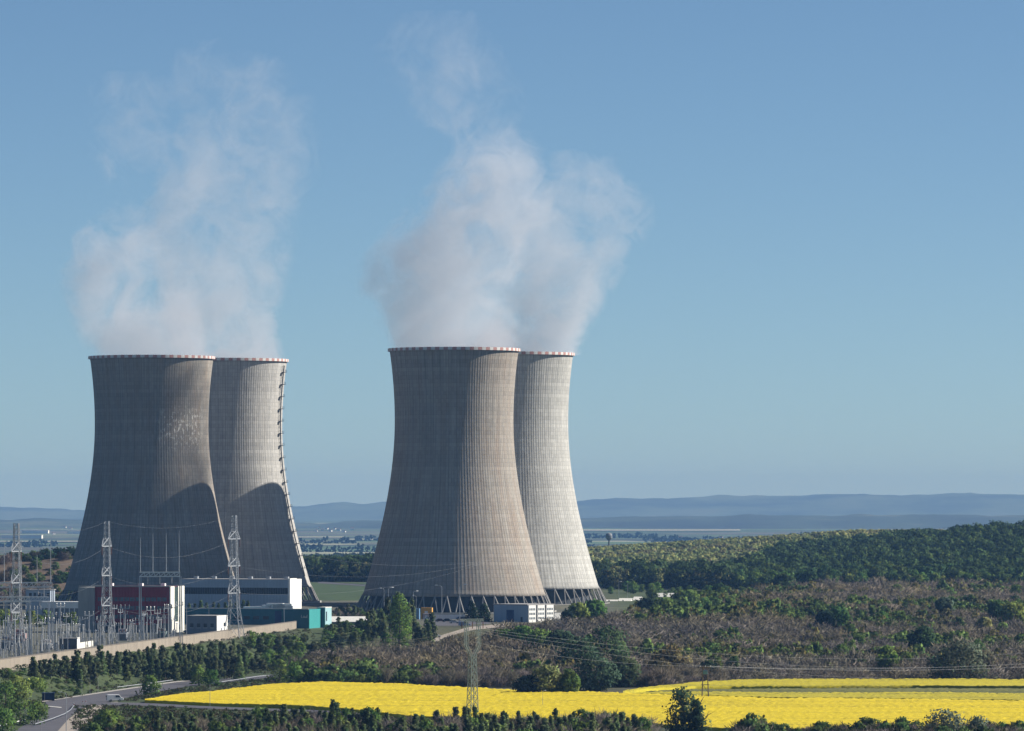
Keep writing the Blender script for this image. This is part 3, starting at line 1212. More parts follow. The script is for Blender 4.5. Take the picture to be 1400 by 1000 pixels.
# --- small office in front
b = Bld('site_office', 'small grey site office with four windows and a white sunlit end', 'building', 296, 2060, 0)
W, D = b.w(41), b.d(12)
top = b.z(843)
b.part('wall', M['grey_wall'], [(-W, 0, 0, D, 0, top)])
b.part('end_wall', M['white_wall'], [(.01, .3, -.15, D + .1, 0, top + .2)])
for i in range(4):
    x = -W + 1.4 + i * 2.75
    o = b.part('window', M['glass'], [(x, x + 1.3, -.05, .1, 2.4, 4.0)])
    b.part('sill', M['white_steel'], [(x - .1, x + 1.4, -.14, .05, 2.25, 2.4)], parent=o)
b.part('door', M['dark_steel'], [(.31, .36, D * .35, D * .35 + 1.1, 0, 2.2)])
o = b.part('window', M['glass'], [(.31, .36, D * .62, D * .85, 2.8, 4.2)])
b.part('roof', M['roof_grey'], [(-W - .2, .1, -.25, D + .2, top, top + .3)])

# --- low building with a white sheet roof
def gable_house(name, label, cat, px0, px1, Y, ridge_py, eave_py, depth, wall, roof, zb=None, rot=0.0, group=None):
    x0, x1 = P(px0, 690, Y).x, P(px1, 690, Y).x
    zb = hz((x0 + x1) / 2, Y) - .3 if zb is None else zb
    root = empty(name, label, cat, ((x0 + x1) / 2, Y, zb), R(rot), group)
    L = (x1 - x0) / 2
    ze, zr = P(px0, eave_py, Y).z - zb, P(px0, ridge_py, Y + depth / 2).z - zb
    mb = MB()
    mb.box(-L, L, 0, depth, 0, ze - .02)
    for s_ in (-1, 1):
        mb.add([(s_ * L, 0, ze - .02), (s_ * L, depth, ze - .02), (s_ * L, depth / 2, zr - .2)], [(0, 1, 2)])
    mb.build('wall', wall, root)
    mb = MB()
    e = .4
    for y0, y1 in ((-e, depth / 2), (depth + e, depth / 2)):
        mb.add([(-L - e, y0, ze - .12), (L + e, y0, ze - .12), (L + e, y1, zr), (-L - e, y1, zr),
                (-L - e, y0, ze + .06), (L + e, y0, ze + .06), (L + e, y1, zr + .18), (-L - e, y1, zr + .18)],
               [(0, 1, 2, 3), (4, 7, 6, 5), (0, 4, 5, 1), (1, 5, 6, 2), (3, 2, 6, 7), (0, 3, 7, 4)])
    mb.build('roof', roof, root)
    return root, L, ze, zr


r_, L, ze, zr = gable_house('store_shed', 'long low shed with a pale sheet roof beside the dark spruces', 'shed', 452, 511, 2210, 843.5, 850.5, 13, M['dark_steel'], M['roof_white'])
for i in range(5):
    x = -L + 1.5 + i * 3.4
    MB().box(x, x + 1.6, -.06, .05, .8, 1.7).build('window', M['glass_grey'], r_)

# --- grey block in front of the brownish tower
b = Bld('pump_house', 'flat grey building with a dark gateway and a white end of three bays', 'building', 721, 2262, hz(P(721, 690, 2262).x, 2262) - .4, -38)
W, D = b.w(46), b.d(36)
top = b.z(826.5)
b.part('wall', M['blue_grey'], [(-W, 0, 0, D, 0, top - .4)])
b.part('roof', M['roof_grey'], [(-W - .3, .3, -.3, D + .3, top - .4, top)])
b.part('gate', M['navy'], [(-W * .62, -W * .40, -.06, .1, 0, 5.6)])
b.part('side_door', M['dark_steel'], [(-W * .2, -W * .14, -.06, .1, 0, 2.6)])
for k in range(3):
    y0, y1 = D * (.02 + .34 * k), D * (.02 + .34 * k + .27)
    o = b.part('end_bay', M['white_wall'], [(.01, .5, y0, y1, 0, top - .45)])
    for zz in (1.6, 3.5, 5.4):
        for j in range(4):
            ya = y0 + .4 + j * (y1 - y0 - .6) / 4
            b.part('window', M['glass_grey'], [(.49, .54, ya, ya + (y1 - y0) / 6.5, zz, zz + .95)], parent=o)
    b.part('recess', M['dark_steel'], [(.01, .12, y1 + .02, y1 + D * .06, 0, top - .5)])

# --- left: low building with white fascia band
b = Bld('yard_building', 'low building with a long white fascia between the switchyard posts', 'building', 112, 2240, 0, -6)
W, D = b.w(55), 9
t0, t1 = b.z(832), b.z(823)
b.part('wall', M['grey_wall'], [(-W, 0, .5, D, 0, t0)])
b.part('fascia', M['white_steel'], [(-W - .3, .3, 0, D + .3, t0, t1)])
for i in range(8):
    x = -W + 1 + i * (W - 2) / 7
    b.part('column', M['white_steel'], [(x - .2, x + .2, .05, .4, 0, t0)])
for i in range(5):
    x = -W + 2 + i * (W - 4) / 5
    b.part('window', M['glass'], [(x, x + 1.8, .44, .6, 2.4, 4.4)])
b = Bld('relay_house', 'small blue grey relay house under the switchyard gantry', 'building', 69, 2330, 0, -10)
b.part('wall', M['blue_grey'], [(-b.w(34), 0, 0, 8, 0, b.z(807))])
b.part('roof', M['roof_grey'], [(-b.w(35), .4, -.4, 8.4, b.z(807), b.z(806))])
for i in range(5):
    x = -b.w(33) + 1.2 + i * 2.0
    b.part('window', M['glass'], [(x, x + 1.2, -.05, .1, b.z(816), b.z(811))])

# --- containers and concrete walls by the brownish tower
def container(label, px0, px1, pyt, Y, mat, rot=-12):
    x0, x1 = P(px0, 690, Y).x, P(px1, 690, Y).x
    zb = hz(x0, Y) + .15
    root = empty('container', label, 'container', (x0, Y, zb), R(rot))
    Lx = (x1 - x0)
    Hh = P(px0, pyt, Y).z - zb
    mb = MB()
    mb.box(0, Lx, 0, 2.6, 0, Hh)
    for i in range(int(Lx / .45)):
        mb.box(.15 + i * .45, .37 + i * .45, -.05, 2.65, .15, Hh - .15)
    mb.build('body', mat, root)
    mb = MB()
    for xx in (0, Lx):
        for yy in (0, 2.6):
            mb.box(xx - .1, xx + .1, yy - .1, yy + .1, -.12, Hh + .05)
    mb.build('corner_post', M['dark_steel'], root)
    MB().box(Lx * .35, Lx * .65, -.09, -.055, .1, Hh * .75).build('door', M['white_steel'], root)


container('orange site container on the parking area under the brownish tower', 575.5, 590.5, 831.0, 2370, M['orange'])
container('blue site container beside the orange container', 559, 573, 832, 2385, M['blue'])
container('low pale pink cabin in front of the orange container', 578, 588, 839, 2345, pm('pink_paint', (.55, .42, .38), .7))


def px_wall(name, label, cat, pts, hgt, thick, mat, cope=None):
    """wall following ground points, closed solid"""
    mb = MB()
    mc = MB()
    for (a, b_) in zip(pts[:-1], pts[1:]):
        d = Vector((b_.x - a.x, b_.y - a.y, 0)).normalized()
        nrm = Vector((-d.y, d.x, 0)) * thick / 2
        vs = []
        for p in (a, b_):
            for s_ in (-1, 1):
                for zz in (-1.5, hgt):
                    vs.append(p + nrm * s_ + Vector((0, 0, zz)))
        mb.add(vs, [(0, 1, 5, 4), (2, 6, 7, 3), (1, 3, 7, 5), (0, 4, 6, 2), (0, 2, 3, 1), (4, 5, 7, 6)])
        vs = []
        for p in (a, b_):
            for s_ in (-1.3, 1.3):
                for zz in (hgt + .01, hgt + .28):
                    vs.append(p + nrm * s_ + Vector((0, 0, zz)))
        mc.add(vs, [(0, 1, 5, 4), (2, 6, 7, 3), (1, 3, 7, 5), (0, 4, 6, 2), (0, 2, 3, 1), (4, 5, 7, 6)])
    root = empty(name, label, cat, (0, 0, 0))
    mb.build('wall_panel', mat, root)
    if cope:
        mc.build('coping', cope, root)
    return root


def densify(pp, n):
    o = []
    for a, b_ in zip(pp[:-1], pp[1:]):
        for i in range(n):
            o.append(a.lerp(b_, i / n))
    o.append(pp[-1])
    return o


wl = [Vector((x, y, 0)) for x, y in ((-205, 1233 + 5), (-155, 1622), (-121, 1884), (-87, 2146))]
wl = densify(wl, 8)
px_wall('retaining_wall', 'long beige concrete wall round the switchyard above the pine slope', 'wall', wl, 2.9, .5, M['wall_beige'], M['coping'])
for lab, a, b_ in (('low pale concrete wall behind the parked cars under the brownish tower', (591, 2352), (636, 2352)), ('short pale concrete wall right of the white bays of the grey building', (753, 2420), (777, 2425))):
    p0, p1 = P(a[0], 690, a[1]), P(b_[0], 690, b_[1])
    p0.z = hz(p0.x, p0.y)
    p1.z = hz(p1.x, p1.y)
    px_wall('concrete_wall', lab, 'wall', [p0, p1], 3.0, .4, M['white_wall'], M['concrete'])

# --- white sheds behind the bushes on the right
for i, (a, c, yy, rp, ep, lab) in enumerate(((826, 842, 2760, 820.5, 824.5, 'small white shed leftmost of the white sheds beyond the pale tower'),
                                             (845, 861, 2765, 818.5, 823, 'white shed with a grey door between two others past the pale tower'),
                                             (865, 874, 2790, 816.5, 821.5, 'small white cabin beside a dark bush past the pale tower'),
                                             (896, 928, 2860, 811.5, 816.5, 'longest white shed at the edge of the brown scrub'))):
    r_, L, ze, zr = gable_house('white_shed', lab, 'shed', a, c, yy, rp, ep, 9, M['white_wall'], M['roof_white'], rot=-14)
    MB().box(-L * .3, -L * .05, -.06, .05, 0, max(.8, ze * .75)).build('door', M['grey_wall'], r_)
    MB().box(L * .2, L * .5, -.06, .05, ze * .4, ze * .75).build('window', M['glass'], r_)

for (a, c, p0_, p1_) in ((792, 1012, 725, 726.6), (1015, 1130, 719.5, 720.6), (398, 470, 735, 736.2), (1180, 1262, 709.5, 710.3), (0, 112, 741, 742), (470, 532, 738.5, 739.3)):
    ribbon_pts = [G(a, p0_, 5000), G(c, p0_, 5000), G(c, p1_, 5000), G(a, p1_, 5000)]
    V = []
    for j in range(7):
        for i in range(41):
            q = ribbon_pts[3].lerp(ribbon_pts[2], i / 40).lerp(ribbon_pts[0].lerp(ribbon_pts[1], i / 40), j / 6)
            V.append((q.x, q.y, hz(q.x, q.y) + 2.2))
    F = [(j * 41 + i, j * 41 + i + 1, (j + 1) * 41 + i + 1, (j + 1) * 41 + i) for j in range(6) for i in range(40)]
    tag(ob('field', mesh_np('field', np.array(V), np.array(F), [pm('stubble', (.34, .33, .25), .95, .2, .01)])), kind='structure')

# --- far houses and halls in the plain
hm = [M['white_wall'], pm('roof_tiles', (.12, .09, .08), .9)]
far_spots = [(432, 727), (436, 723), (441, 726), (446, 724), (451, 727), (457, 724), (463, 726), (470, 728), (482, 725), (501, 715), (508, 715),
             (1040, 723), (1047, 722), (1055, 723), (1062, 722), (1070, 723), (1078, 723), (1087, 722), (1262, 706), (1272, 706), (1310, 718), (1335, 708), (88, 722), (96, 724), (103, 729), (74, 731), (930, 712), (985, 710), (1160, 716)]
hp = MB()
hp.box(-7, 7, 0, 10, -2, 6)
hp.add([(-7.5, -.5, 6), (7.5, -.5, 6), (7.5, 5, 10), (-7.5, 5, 10), (7.5, 10.5, 6), (-7.5, 10.5, 6)], [(0, 1, 2, 3), (3, 2, 4, 5), (0, 3, 5), (1, 4, 2)], 1)
hme = hp.mesh('village_house', hm)
for px, py in far_spots:
    g = G(px, py, 5000) if py > 719 else None
    if g is None or g.y > 19000:
        g = P(px, py, 13800 - (px % 7) * 130)
        g.z = hz(g.x, g.y)
    o = ob('village_house', hme, None, g)
    o.rotation_euler = (0, 0, rng.uniform(-.5, .5))
    s_ = rng.uniform(.55, .9)
    o.scale = (s_, s_, s_)
    tag(o, 'tiny white village house far out in the hazy plain', 'house', 'white village houses in the far plain')
for a, c, py, lab in ((2, 58, 736.5, 'long white hall far behind the switchyard, nearest of the far halls'), (30, 66, 729.5, 'long white hall far behind the switchyard, beyond the nearest far hall'), (92, 112, 730, 'short white hall in the plain beside the stained tower')):
    g0, g1 = G(a, py, 5000), G(c, py, 5000)
    yy = g0.y
    root = empty('far_hall', lab, 'hall', ((g0.x + g1.x) / 2, yy, hz(g0.x, yy) - 1), 0)
    L = (P(c, py, yy).x - P(a, py, yy).x) / 2
    MB().box(-L, L, 0, 40, 0, 9).build('wall', M['white_wall'], root)
    MB().box(-L - .5, L + .5, -.5, 40.5, 9, 10.2).build('roof', M['roof_white'], root)

# --- water tower at the edge of the wood
g = P(832.5, 690, 5150)
zb = hz(g.x, g.y)
zt = P(832.5, 728.5, 5150).z
root = empty('water_tower', 'slender water tower with a round tank standing at the edge of the woods', 'water tower', (g.x, g.y, zb - 1))
hh = zt - zb + 1
MB().lathe([(.9, 0), (.7, hh * .72)], 10).build('shaft', M['dark_steel'], root)
MB().lathe([(.7, hh * .70), (3.0, hh * .80), (3.4, hh * .90), (2.4, hh * .97), (.3, hh)], 14).build('tank', pm('tank_grey', (.20, .22, .24), .7), root)


# ================================================================== PYLONS, GANTRIES, SWITCHYARD
def lattice(mb, prof, leg=.22, brace=.13, c=(0, 0), m=0, rz=0.0):
    """square lattice mast: prof = [(z, half width)]"""
    def cor(z, hw):
        return [(c[0] + hw * math.cos(rz + a), c[1] + hw * math.sin(rz + a), z) for a in (math.pi / 4 * k for k in (1, 3, 5, 7))]
    for (z0, w0), (z1, w1) in zip(prof[:-1], prof[1:]):
        A, B = cor(z0, w0 * 1.414), cor(z1, w1 * 1.414)
        for i in range(4):
            j = (i + 1) % 4
            mb.beam(A[i], B[i], leg, None, m)
            mb.beam(A[i], B[j], brace, None, m)
            mb.beam(A[j], B[i], brace, None, m)
            mb.beam(B[i], B[j], brace, None, m)


def prof_panels(pts, n):
    out = []
    tot = pts[-1][0] - pts[0][0]
    z = pts[0][0]
    zs = [p[0] for p in pts]
    ws = [p[1] for p in pts]
    k = 0
    while z < pts[-1][0] - .2:
        w = float(np.interp(z, zs, ws))
        out.append((z, w))
        z += max(1.9, w * 2.1)
    out.append((pts[-1][0], ws[-1]))
    return out


def line_mast(label, px, Y, top_py, arms, rz, lean=0):
    x = P(px, 690, Y).x
    zb = hz(x, Y)
    H_ = P(px, top_py, Y).z - zb
    root = empty('transmission_mast', label, 'pylon', (x, Y, zb), rz, 'tall lattice masts round the switchyard')
    mb = MB()
    lattice(mb, prof_panels([(0, 3.2), (H_ * .26, 1.6), (H_ * .62, 1.1), (H_, .75)], 0), .24, .10)
    mb.build('lattice_body', M['galv'], root)
    for apy in arms:
        za = P(px, apy, Y).z - zb
        w_ = float(np.interp(za, [0, H_ * .26, H_ * .62, H_], [3.2, 1.6, 1.1, .75]))
        for s_ in (-1, 1):
            mb = MB()
            L_ = 7.0
            tip = (s_ * L_, 0, za)
            for yy in (-w_, w_):
                mb.beam((s_ * w_, yy, za), tip, .30)
                mb.beam((s_ * w_, yy, za + 3.0), tip, .26)
            for q in (.33, .66):
                xx = s_ * (w_ + (L_ - w_) * q)
                mb.beam((xx, -w_ * (1 - q), za), (xx, w_ * (1 - q), za), .2)
                mb.beam((xx, -w_ * (1 - q), za), (xx, -w_ * (1 - q), za + 3.0 * (1 - q)), .2)
                mb.beam((xx, w_ * (1 - q), za), (xx, w_ * (1 - q), za + 3.0 * (1 - q)), .2)
            arm = mb.build('cross_arm', M['galv'], root)
            mb = MB()
            mb.lathe([(.04, za - 3.2), (.17, za - 3.0), (.17, za - .4), (.05, za - .1)], 6, (s_ * (L_ - .2), 0))
            mb.build('insulator', M['porcelain_brown'], arm)
    return root, H_


MASTS = []
for lab, px, Y, tpy, arms, rz in (
        ('tall lattice mast leftmost of three, rising beside the rocky cut', 22.5, 1800, 716, (754, 797, 837), 1.42),
        ('tall lattice mast in front of the dark red building', 146, 1905, 713, (747, 787, 828), 1.40),
        ('tall lattice mast standing where the stained tower meets the ladder tower', 320, 2000, 705, (737, 774, 811), 1.30)):
    r_, H_ = line_mast(lab, px, Y, tpy, arms, rz)
    MASTS.append((r_, [P(px, a, Y) for a in arms], P(px, tpy, Y)))


def gantry(label, px0, px1, Y, beam_py, rods, rod_py, slope=0):
    x0, x1 = P(px0, 690, Y).x, P(px1, 690, Y).x
    zb = hz(x0, Y)
    root = empty('switchyard_gantry', label, 'gantry', (x0, Y, zb), .12)
    L = x1 - x0
    zt = P(px0, beam_py, Y).z - zb
    for x in (0, L):
        mb = MB()
        for s_ in (-1, 1):
            mb.beam((x, s_ * 3.2, 0), (x, s_ * .5, zt), .30)
            mb.beam((x + .8, s_ * 3.2, 0), (x + .5, s_ * .5, zt), .22)
        for k in range(9):
            za, zc = zt * k / 9, zt * (k + 1) / 9
            wa, wc = 3.2 - 2.7 * k / 9, 3.2 - 2.7 * (k + 1) / 9
            mb.beam((x, -wa, za), (x, wc, zc), .14).beam((x, wa, za), (x, -wc, zc), .14).beam((x, -wc, zc), (x, wc, zc), .14)
        mb.build('leg', M['gantry'], root)
    mb = MB()
    n = max(4, int(L / 1.6))
    for yy in (-.6, .6):
        for zz in (0, 1.5):
            mb.beam((0, yy, zt + zz), (L, yy, zt + zz), .38)
        for i in range(n):
            xa, xb = L * i / n, L * (i + 1) / n
            mb.beam((xa, yy, zt), (xb, yy, zt + 1.5), .16).beam((xb, yy, zt), (xb, yy, zt + 1.5), .16)
    for i in range(n):
        xa, xb = L * i / n, L * (i + 1) / n
        mb.beam((xa, -.6, zt + 1.5), (xb, .6, zt + 1.5), .16)
    mb.build('beam', M['white_steel'], root)
    for q, rpy in zip(rods, rod_py):
        zz = P(px0, rpy, Y).z - zb
        MB().tube([(L * q, 0, zt + 1.5), (L * q, 0, zt + 1.5 + (zz - zt) * .5), (L * q, 0, zz)], [.16, .12, .06], 6).build('lightning_rod', M['galv'], root)
    for i in range(3):
        xx = L * (.2 + .3 * i)
        mb = MB()
        for s_ in (-1, 1):
            for k in range(7):
                mb.lathe([(.09, zt - 2.6 + k * .36), (.24, zt - 2.5 + k * .36), (.09, zt - 2.38 + k * .36)], 7, (xx + s_ * .0, .3 * s_))
        mb.build('insulator', M['porcelain'], root)
    return root


gantry('switchyard gantry with four lightning rods beside the dark red building', 191, 246, 1900, 788.5, (0.02, .33, .66, .98), (735, 730, 729, 726))
gantry('long switchyard gantry at the edge of the yard, in front of the rocky cut', -22, 71, 1830, 803, (.3, .55, .78, .98), (741, 736, 759, 738))
gantry('plain gantry at the near end of the yard by the wall corner', -30, 40, 1700, 823, (), ())
gantry('low gantry behind the long gantry, near the blue grey relay house', 8, 66, 1985, 822, (.1, .9), (795, 796))

# insulator posts, breakers, transformers
root = empty('insulator_post', 'x', 'insulator post', (0, -200, -500))
mb = MB()
lattice(mb, [(0, .3), (1.2, .3), (2.4, .28)], .09, .06)
mb.build('pedestal', M['galv'], root)
mb = MB()
prof = []
for k in range(9):
    prof += [(.12, 2.4 + k * .3), (.24, 2.5 + k * .3), (.12, 2.62 + k * .3)]
mb.lathe(prof, 8)
mb.build('insulator', M['porcelain'], root)
MB().lathe([(.1, 5.1), (.32, 5.2), (.32, 5.35), (.05, 5.5)], 8).build('cap', M['galv'], root)
ip = root
root2 = empty('support_pole', 'x', 'steel pole', (0, -200, -500))
MB().tube([(0, 0, 0), (0, 0, 5), (0, 0, 10.5)], [.20, .16, .11], 7).build('shaft', M['galv'], root2)
mb = MB()
mb.beam((-1.6, 0, 9.8), (1.6, 0, 9.8), .16)
mb.build('cross_arm', M['galv'], root2)
for s_ in (-1.4, 0, 1.4):
    MB().lathe([(.06, 9.9), (.2, 10.1), (.1, 10.5), (.2, 10.8), (.05, 11.1)], 7, (s_, 0)).build('insulator', M['porcelain'], root2)
sp_ = root2


def yard_spot(px, fr):
    """a point of the yard: fr 0 just behind the wall .. 1 at the back"""
    yw = float(np.interp(px, [0, 405], [1625, 2140])) + 22
    Y = yw + fr * (2035 - yw if px > 95 else 2110 - yw)
    x = P(px, 690, Y).x
    return Vector((x, Y, hz(x, Y)))


first = True
i = 0
for k in range(110):
    px = rng.uniform(-6, 246)
    fr = rng.random() ** 1.2
    v = yard_spot(px, fr)
    if first:
        ip.location = v
        ip['label'] = 'porcelain insulator post on a steel pedestal in the switchyard'
        ip['group'] = 'insulator posts in the switchyard'
        first = False
    else:
        dup(ip, v, rng.uniform(-.3, .3), rng.uniform(.8, 1.35), 'porcelain insulator post on a steel pedestal in the switchyard', 'insulator posts in the switchyard')
first = True
for k in range(60):
    px = -4 + 250 * (k + rng.random()) / 60
    v = yard_spot(px, rng.uniform(.1, .9))
    if first:
        sp_.location = v
        sp_['label'] = 'thin steel support pole with a short cross arm in the switchyard'
        sp_['group'] = 'support poles in the switchyard'
        first = False
    else:
        dup(sp_, v, rng.uniform(-.5, 1.2), rng.uniform(.6, 1.2), 'thin steel support pole with a short cross arm in the switchyard', 'support poles in the switchyard')


def transformer(label, px, Y, mat, s=1.0, rz=-.2, group=None):
    x = P(px, 690, Y).x
    root = empty('power_transformer', label, 'transformer', (x, Y, hz(x, Y)), rz, group)
    mb = MB()
    mb.box(-2.2 * s, 2.2 * s, -1.2 * s, 1.2 * s, .4, 3.4 * s)
    mb.build('tank', mat, root, bevel=.08)
    mb = MB()
    for i in range(9):
        xx = (-2.0 + i * .5) * s
        mb.box(xx - .07, xx + .07, -2.0 * s, -1.21 * s, .7, 3.0 * s)
    mb.build('radiator', mat, root)
    mb = MB()
    mb.tube([(-2.0 * s, .5, 4.3 * s), (1.4 * s, .5, 4.3 * s)], .55 * s, 12)
    mb.build('conservator', mat, root)
    for i in range(3):
        mb = MB()
        prof = []
        for k in range(6):
            prof += [(.1 * s, (3.4 + k * .26) * s), (.24 * s, (3.5 + k * .26) * s), (.1 * s, (3.62 + k * .26) * s)]
        mb.lathe(prof, 8, ((-1.4 + i * 1.4) * s, -.5))
        mb.build('bushing', M['porcelain_brown'], root)
    MB().box(-2.4 * s, 2.4 * s, -1.5 * s, 1.5 * s, -.2, .39).build('base', M['concrete'], root)


transformer('grey power transformer near the rocky cut end of the switchyard', 12, 1830, M['galv'], 1.0)
transformer('pinkish transformer among the posts below the leftmost tall mast', 28, 1930, pm('dusty_pink', (.36, .24, .23), .8), 1.0)
transformer('white transformer beside the dark equipment cabin', 66, 1840, M['white_steel'], .7)
transformer('grey transformer behind the beige wall under the dark red building', 168, 1960, M['galv'], .9)
transformer('greenish transformer in front of the white stair end of the red building', 222, 1990, M['galv_green'], .8)

b = Bld('equipment_cabin', 'dark equipment cabin with a white end behind the beige wall', 'cabin', 105, 1842, 0, -8)
b.part('wall', M['dark_steel'], [(-b.w(23), 0, 0, 4, 0, b.z(873.5))])
b.part('end_wall', M['white_wall'], [(.01, .3, -.1, 4, 0, b.z(872))])
b.part('roof', M['roof_grey'], [(-b.w(23.5), .35, -.2, 4.1, b.z(873.5), b.z(872.8))])
b.part('door', M['navy'], [(-b.w(12), -b.w(9), -.05, .1, 0, 2.2)])
p0, p1 = P(107.5, 690, 1850), P(127, 690, 1880)
p0.z = p1.z = 0
px_wall('concrete_wall', 'short cream wall next to the dark equipment cabin', 'wall', [p0, p1], 2.0, .4, M['cream_wall'])


# --- single lattice pylon over the yellow field
def cat_pylon():
    Y = 1470
    x = P(646, 690, Y).x
    zb = hz(x, Y)
    k = Y / FPX
    root = empty('lattice_pylon', 'pale green lattice pylon with a forked head rising from the yellow rapeseed field', 'pylon', (x, Y, zb), .55)
    zw = P(646, 897, Y).z - zb     # waist
    zt = P(646, 848, Y).z - zb
    mb = MB()
    lattice(mb, prof_panels([(0, 1.2), (zw, .75)], 0), .16, .085)
    mb.build('lattice_body', M['galv_green'], root)
    for s_ in (-1, 1):
        mb = MB()
        a = Vector((s_ * .5, 0, zw))
        b_ = Vector((s_ * 2.1, 0, zw + 3.0))
        c = Vector((s_ * 1.9, 0, zt))
        for yy in (-.45, .45):
            for w0 in (-.35, .35):
                o = Vector((w0, yy, 0))
                mb.beam(a + o, b_ + o, .14).beam(b_ + o, c + o, .14)
        n = 6
        for i in range(n):
            f0, f1 = i / n, (i + 1) / n
            p, q = b_.lerp(c, f0), b_.lerp(c, f1)
            for yy in (-.45, .45):
                mb.beam(p + Vector((-.35, yy, 0)), q + Vector((.35, yy, 0)), .055).beam(p + Vector((.35, yy, 0)), q + Vector((-.35, yy, 0)), .055)
        for i in range(3):
            p, q = a.lerp(b_, i / 3), a.lerp(b_, (i + 1) / 3)
            mb.beam(p + Vector((-.35, -.45, 0)), q + Vector((.35, .45, 0)), .055)
            mb.beam(p + Vector((.35, -.45, 0)), q + Vector((-.35, -.45, 0)), .055)
        mb.build('fork', M['galv_green'], root)
    mb = MB()
    for yy in (-.4, .4):
        for zz in (-.5, .5):
            mb.beam((-3.6, yy * .6, zt + zz * .6), (3.6, yy * .6, zt + zz * .6), .09)
        for i in range(10):
            xa, xb = -3.6 + .72 * i, -3.6 + .72 * (i + 1)
            mb.beam((xa, yy * .6, zt - .3), (xb, yy * .6, zt + .3), .055).beam((xa, yy * .6, zt + .3), (xb, yy * .6, zt - .3), .055)
    mb.build('cross_arm', M['galv_green'], root)
    for xx in (-3.4, 0, 3.4):
        mb = MB()
        mb.lathe([(.03, zt - 2.4), (.13, zt - 2.2), (.13, zt - .7), (.04, zt - .4)], 6, (xx, 0))
        mb.build('insulator', M['porcelain_brown'], root)
    return Vector((x, Y, zb)), zt, .55


CP, CPT, CPR = cat_pylon()

# --- dark H-frame pole with a small transformer
Y = 1585
x = P(964, 690, Y).x
zb = hz(x, Y)
root = empty('utility_pole', 'dark wooden twin pole with a small blue transformer at the field edge', 'utility pole', (x, Y, zb))
zt = P(964, 911, Y).z - zb
for s_ in (-1, 1):
    MB().tube([(s_ * 1.0, 0, 0), (s_ * .75, 0, zt * .6), (s_ * .62, 0, zt)], [.17, .15, .12], 8).build('pole', M['wood_pole'], root)
MB().beam((-1.7, 0, zt - .4), (1.7, 0, zt - .4), .2).beam((-1, 0, zt * .5), (.9, 0, zt * .2), .1).beam((-1.2, 0, zt * .45), (1.2, 0, zt * .45), .14).build('cross_arm', M['wood_pole'], root)
MB().box(-.7, .7, -.4, .4, zt - 2.4, zt - 1.2).box(-.5, .5, -.6, .6, zt - 2.2, zt - 1.4).build('transformer_box', M['blue'], root)
for s_ in (-1.5, 0, 1.5):
    MB().lathe([(.05, zt - .3), (.13, zt - .1), (.05, zt + .25)], 7, (s_, 0)).build('insulator', M['porcelain'], root)
HP = Vector((x, Y, zb + zt))


# --- wires
def wire(label, a, b_, sag, r=.02, group=None):
    pts = []
    for i in range(25):
        f = i / 24
        p = Vector(a).lerp(Vector(b_), f)
        p.z -= sag * 4 * f * (1 - f)
        pts.append(p)
    o = MB().tube(pts, r, 5).build('power_line', M['wire'])
    tag(o, label, 'power line', group)
    return o


ca, sa = math.cos(CPR), math.sin(CPR)


def cpt(xx, dz=-2.4):
    return CP + Vector((ca * xx, sa * xx, CPT + dz))


GW = 'conductors strung from the forked pylon'
E1 = P(1560, 890, 1900)
E2 = P(1560, 902, 1900)
for i, (xx, e) in enumerate(((-3.4, P(1560, 905, 1980)), (0, P(1560, 888, 1985)), (3.4, P(1560, 874, 1990)))):
    wire('thin sagging conductor running from the forked pylon across the scrub', cpt(xx), e, 9.5 - i * .8, .018, GW)
for i, xx in enumerate((-3.4, 0, 3.4)):
    wire('thin conductor running from the forked pylon towards the switchyard', cpt(xx), P(300 + 14 * i, 872 - 10 * i, 1950), 5.0, .016, 'conductors running from the pylon to the yard')
wire('distribution wire reaching the twin wooden pole over the brown scrub', cpt(0, -6), HP + Vector((-1.5, 0, 0)), 1.6, .016, 'wires of the twin wooden pole')
for i in range(2):
    wire('distribution wire leaving the twin wooden pole along the field edge', HP + Vector((i * 1.5, 0, 0)), P(1560, 896 + 6 * i, 1700), 2.2, .018, 'wires leaving the twin wooden pole')
GM = 'conductors between the tall masts'
for (r0, a0, t0), (r1, a1, t1) in zip(MASTS[:-1], MASTS[1:]):
    for p, q in zip(a0, a1):
        wire('thin conductor hanging between the tall lattice masts', p, q, 5.5, .016, GM)
    wire('thin earth wire between the tall lattice masts', t0, t1, 3.5, .012, 'earth wires between the tall masts')
for p, dz in zip(MASTS[2][1], (0, 0, 0)):
    q = Vector((p.x + 95, p.y + 520, 24 + dz))
    wire('conductor leaving the tall mast towards the machine hall', p, q, 6, .016, 'conductors leaving the last tall mast')


# ================================================================== ROADS
def ribbon(name, up, lo, mat, lift=.05, kind='structure', n=None, label=None, cat=None):
    """sheet between two ground outlines"""
    n = n or 40
    def samp(pts, f):
        L = [0]
        for a, b_ in zip(pts[:-1], pts[1:]):
            L.append(L[-1] + math.hypot(b_[0] - a[0], b_[1] - a[1]))
        f *= L[-1]
        return np.interp(f, L, [p[0] for p in pts]), np.interp(f, L, [p[1] for p in pts])
    U = [G(*samp(up, i / n)) for i in range(n + 1)]
    Lo = [G(*samp(lo, i / n)) for i in range(n + 1)]
    m_ = 6
    V = []
    for j in range(m_ + 1):
        for i in range(n + 1):
            p = Lo[i].lerp(U[i], j / m_)
            V.append((p.x, p.y, hz(p.x, p.y) + lift))
    F = [(j * (n + 1) + i, j * (n + 1) + i + 1, (j + 1) * (n + 1) + i + 1, (j + 1) * (n + 1) + i) for j in range(m_) for i in range(n)]
    o = ob(name, mesh_np(name, np.array(V), np.array(F), [mat]))
    tag(o, label, cat, None, kind)
    return o


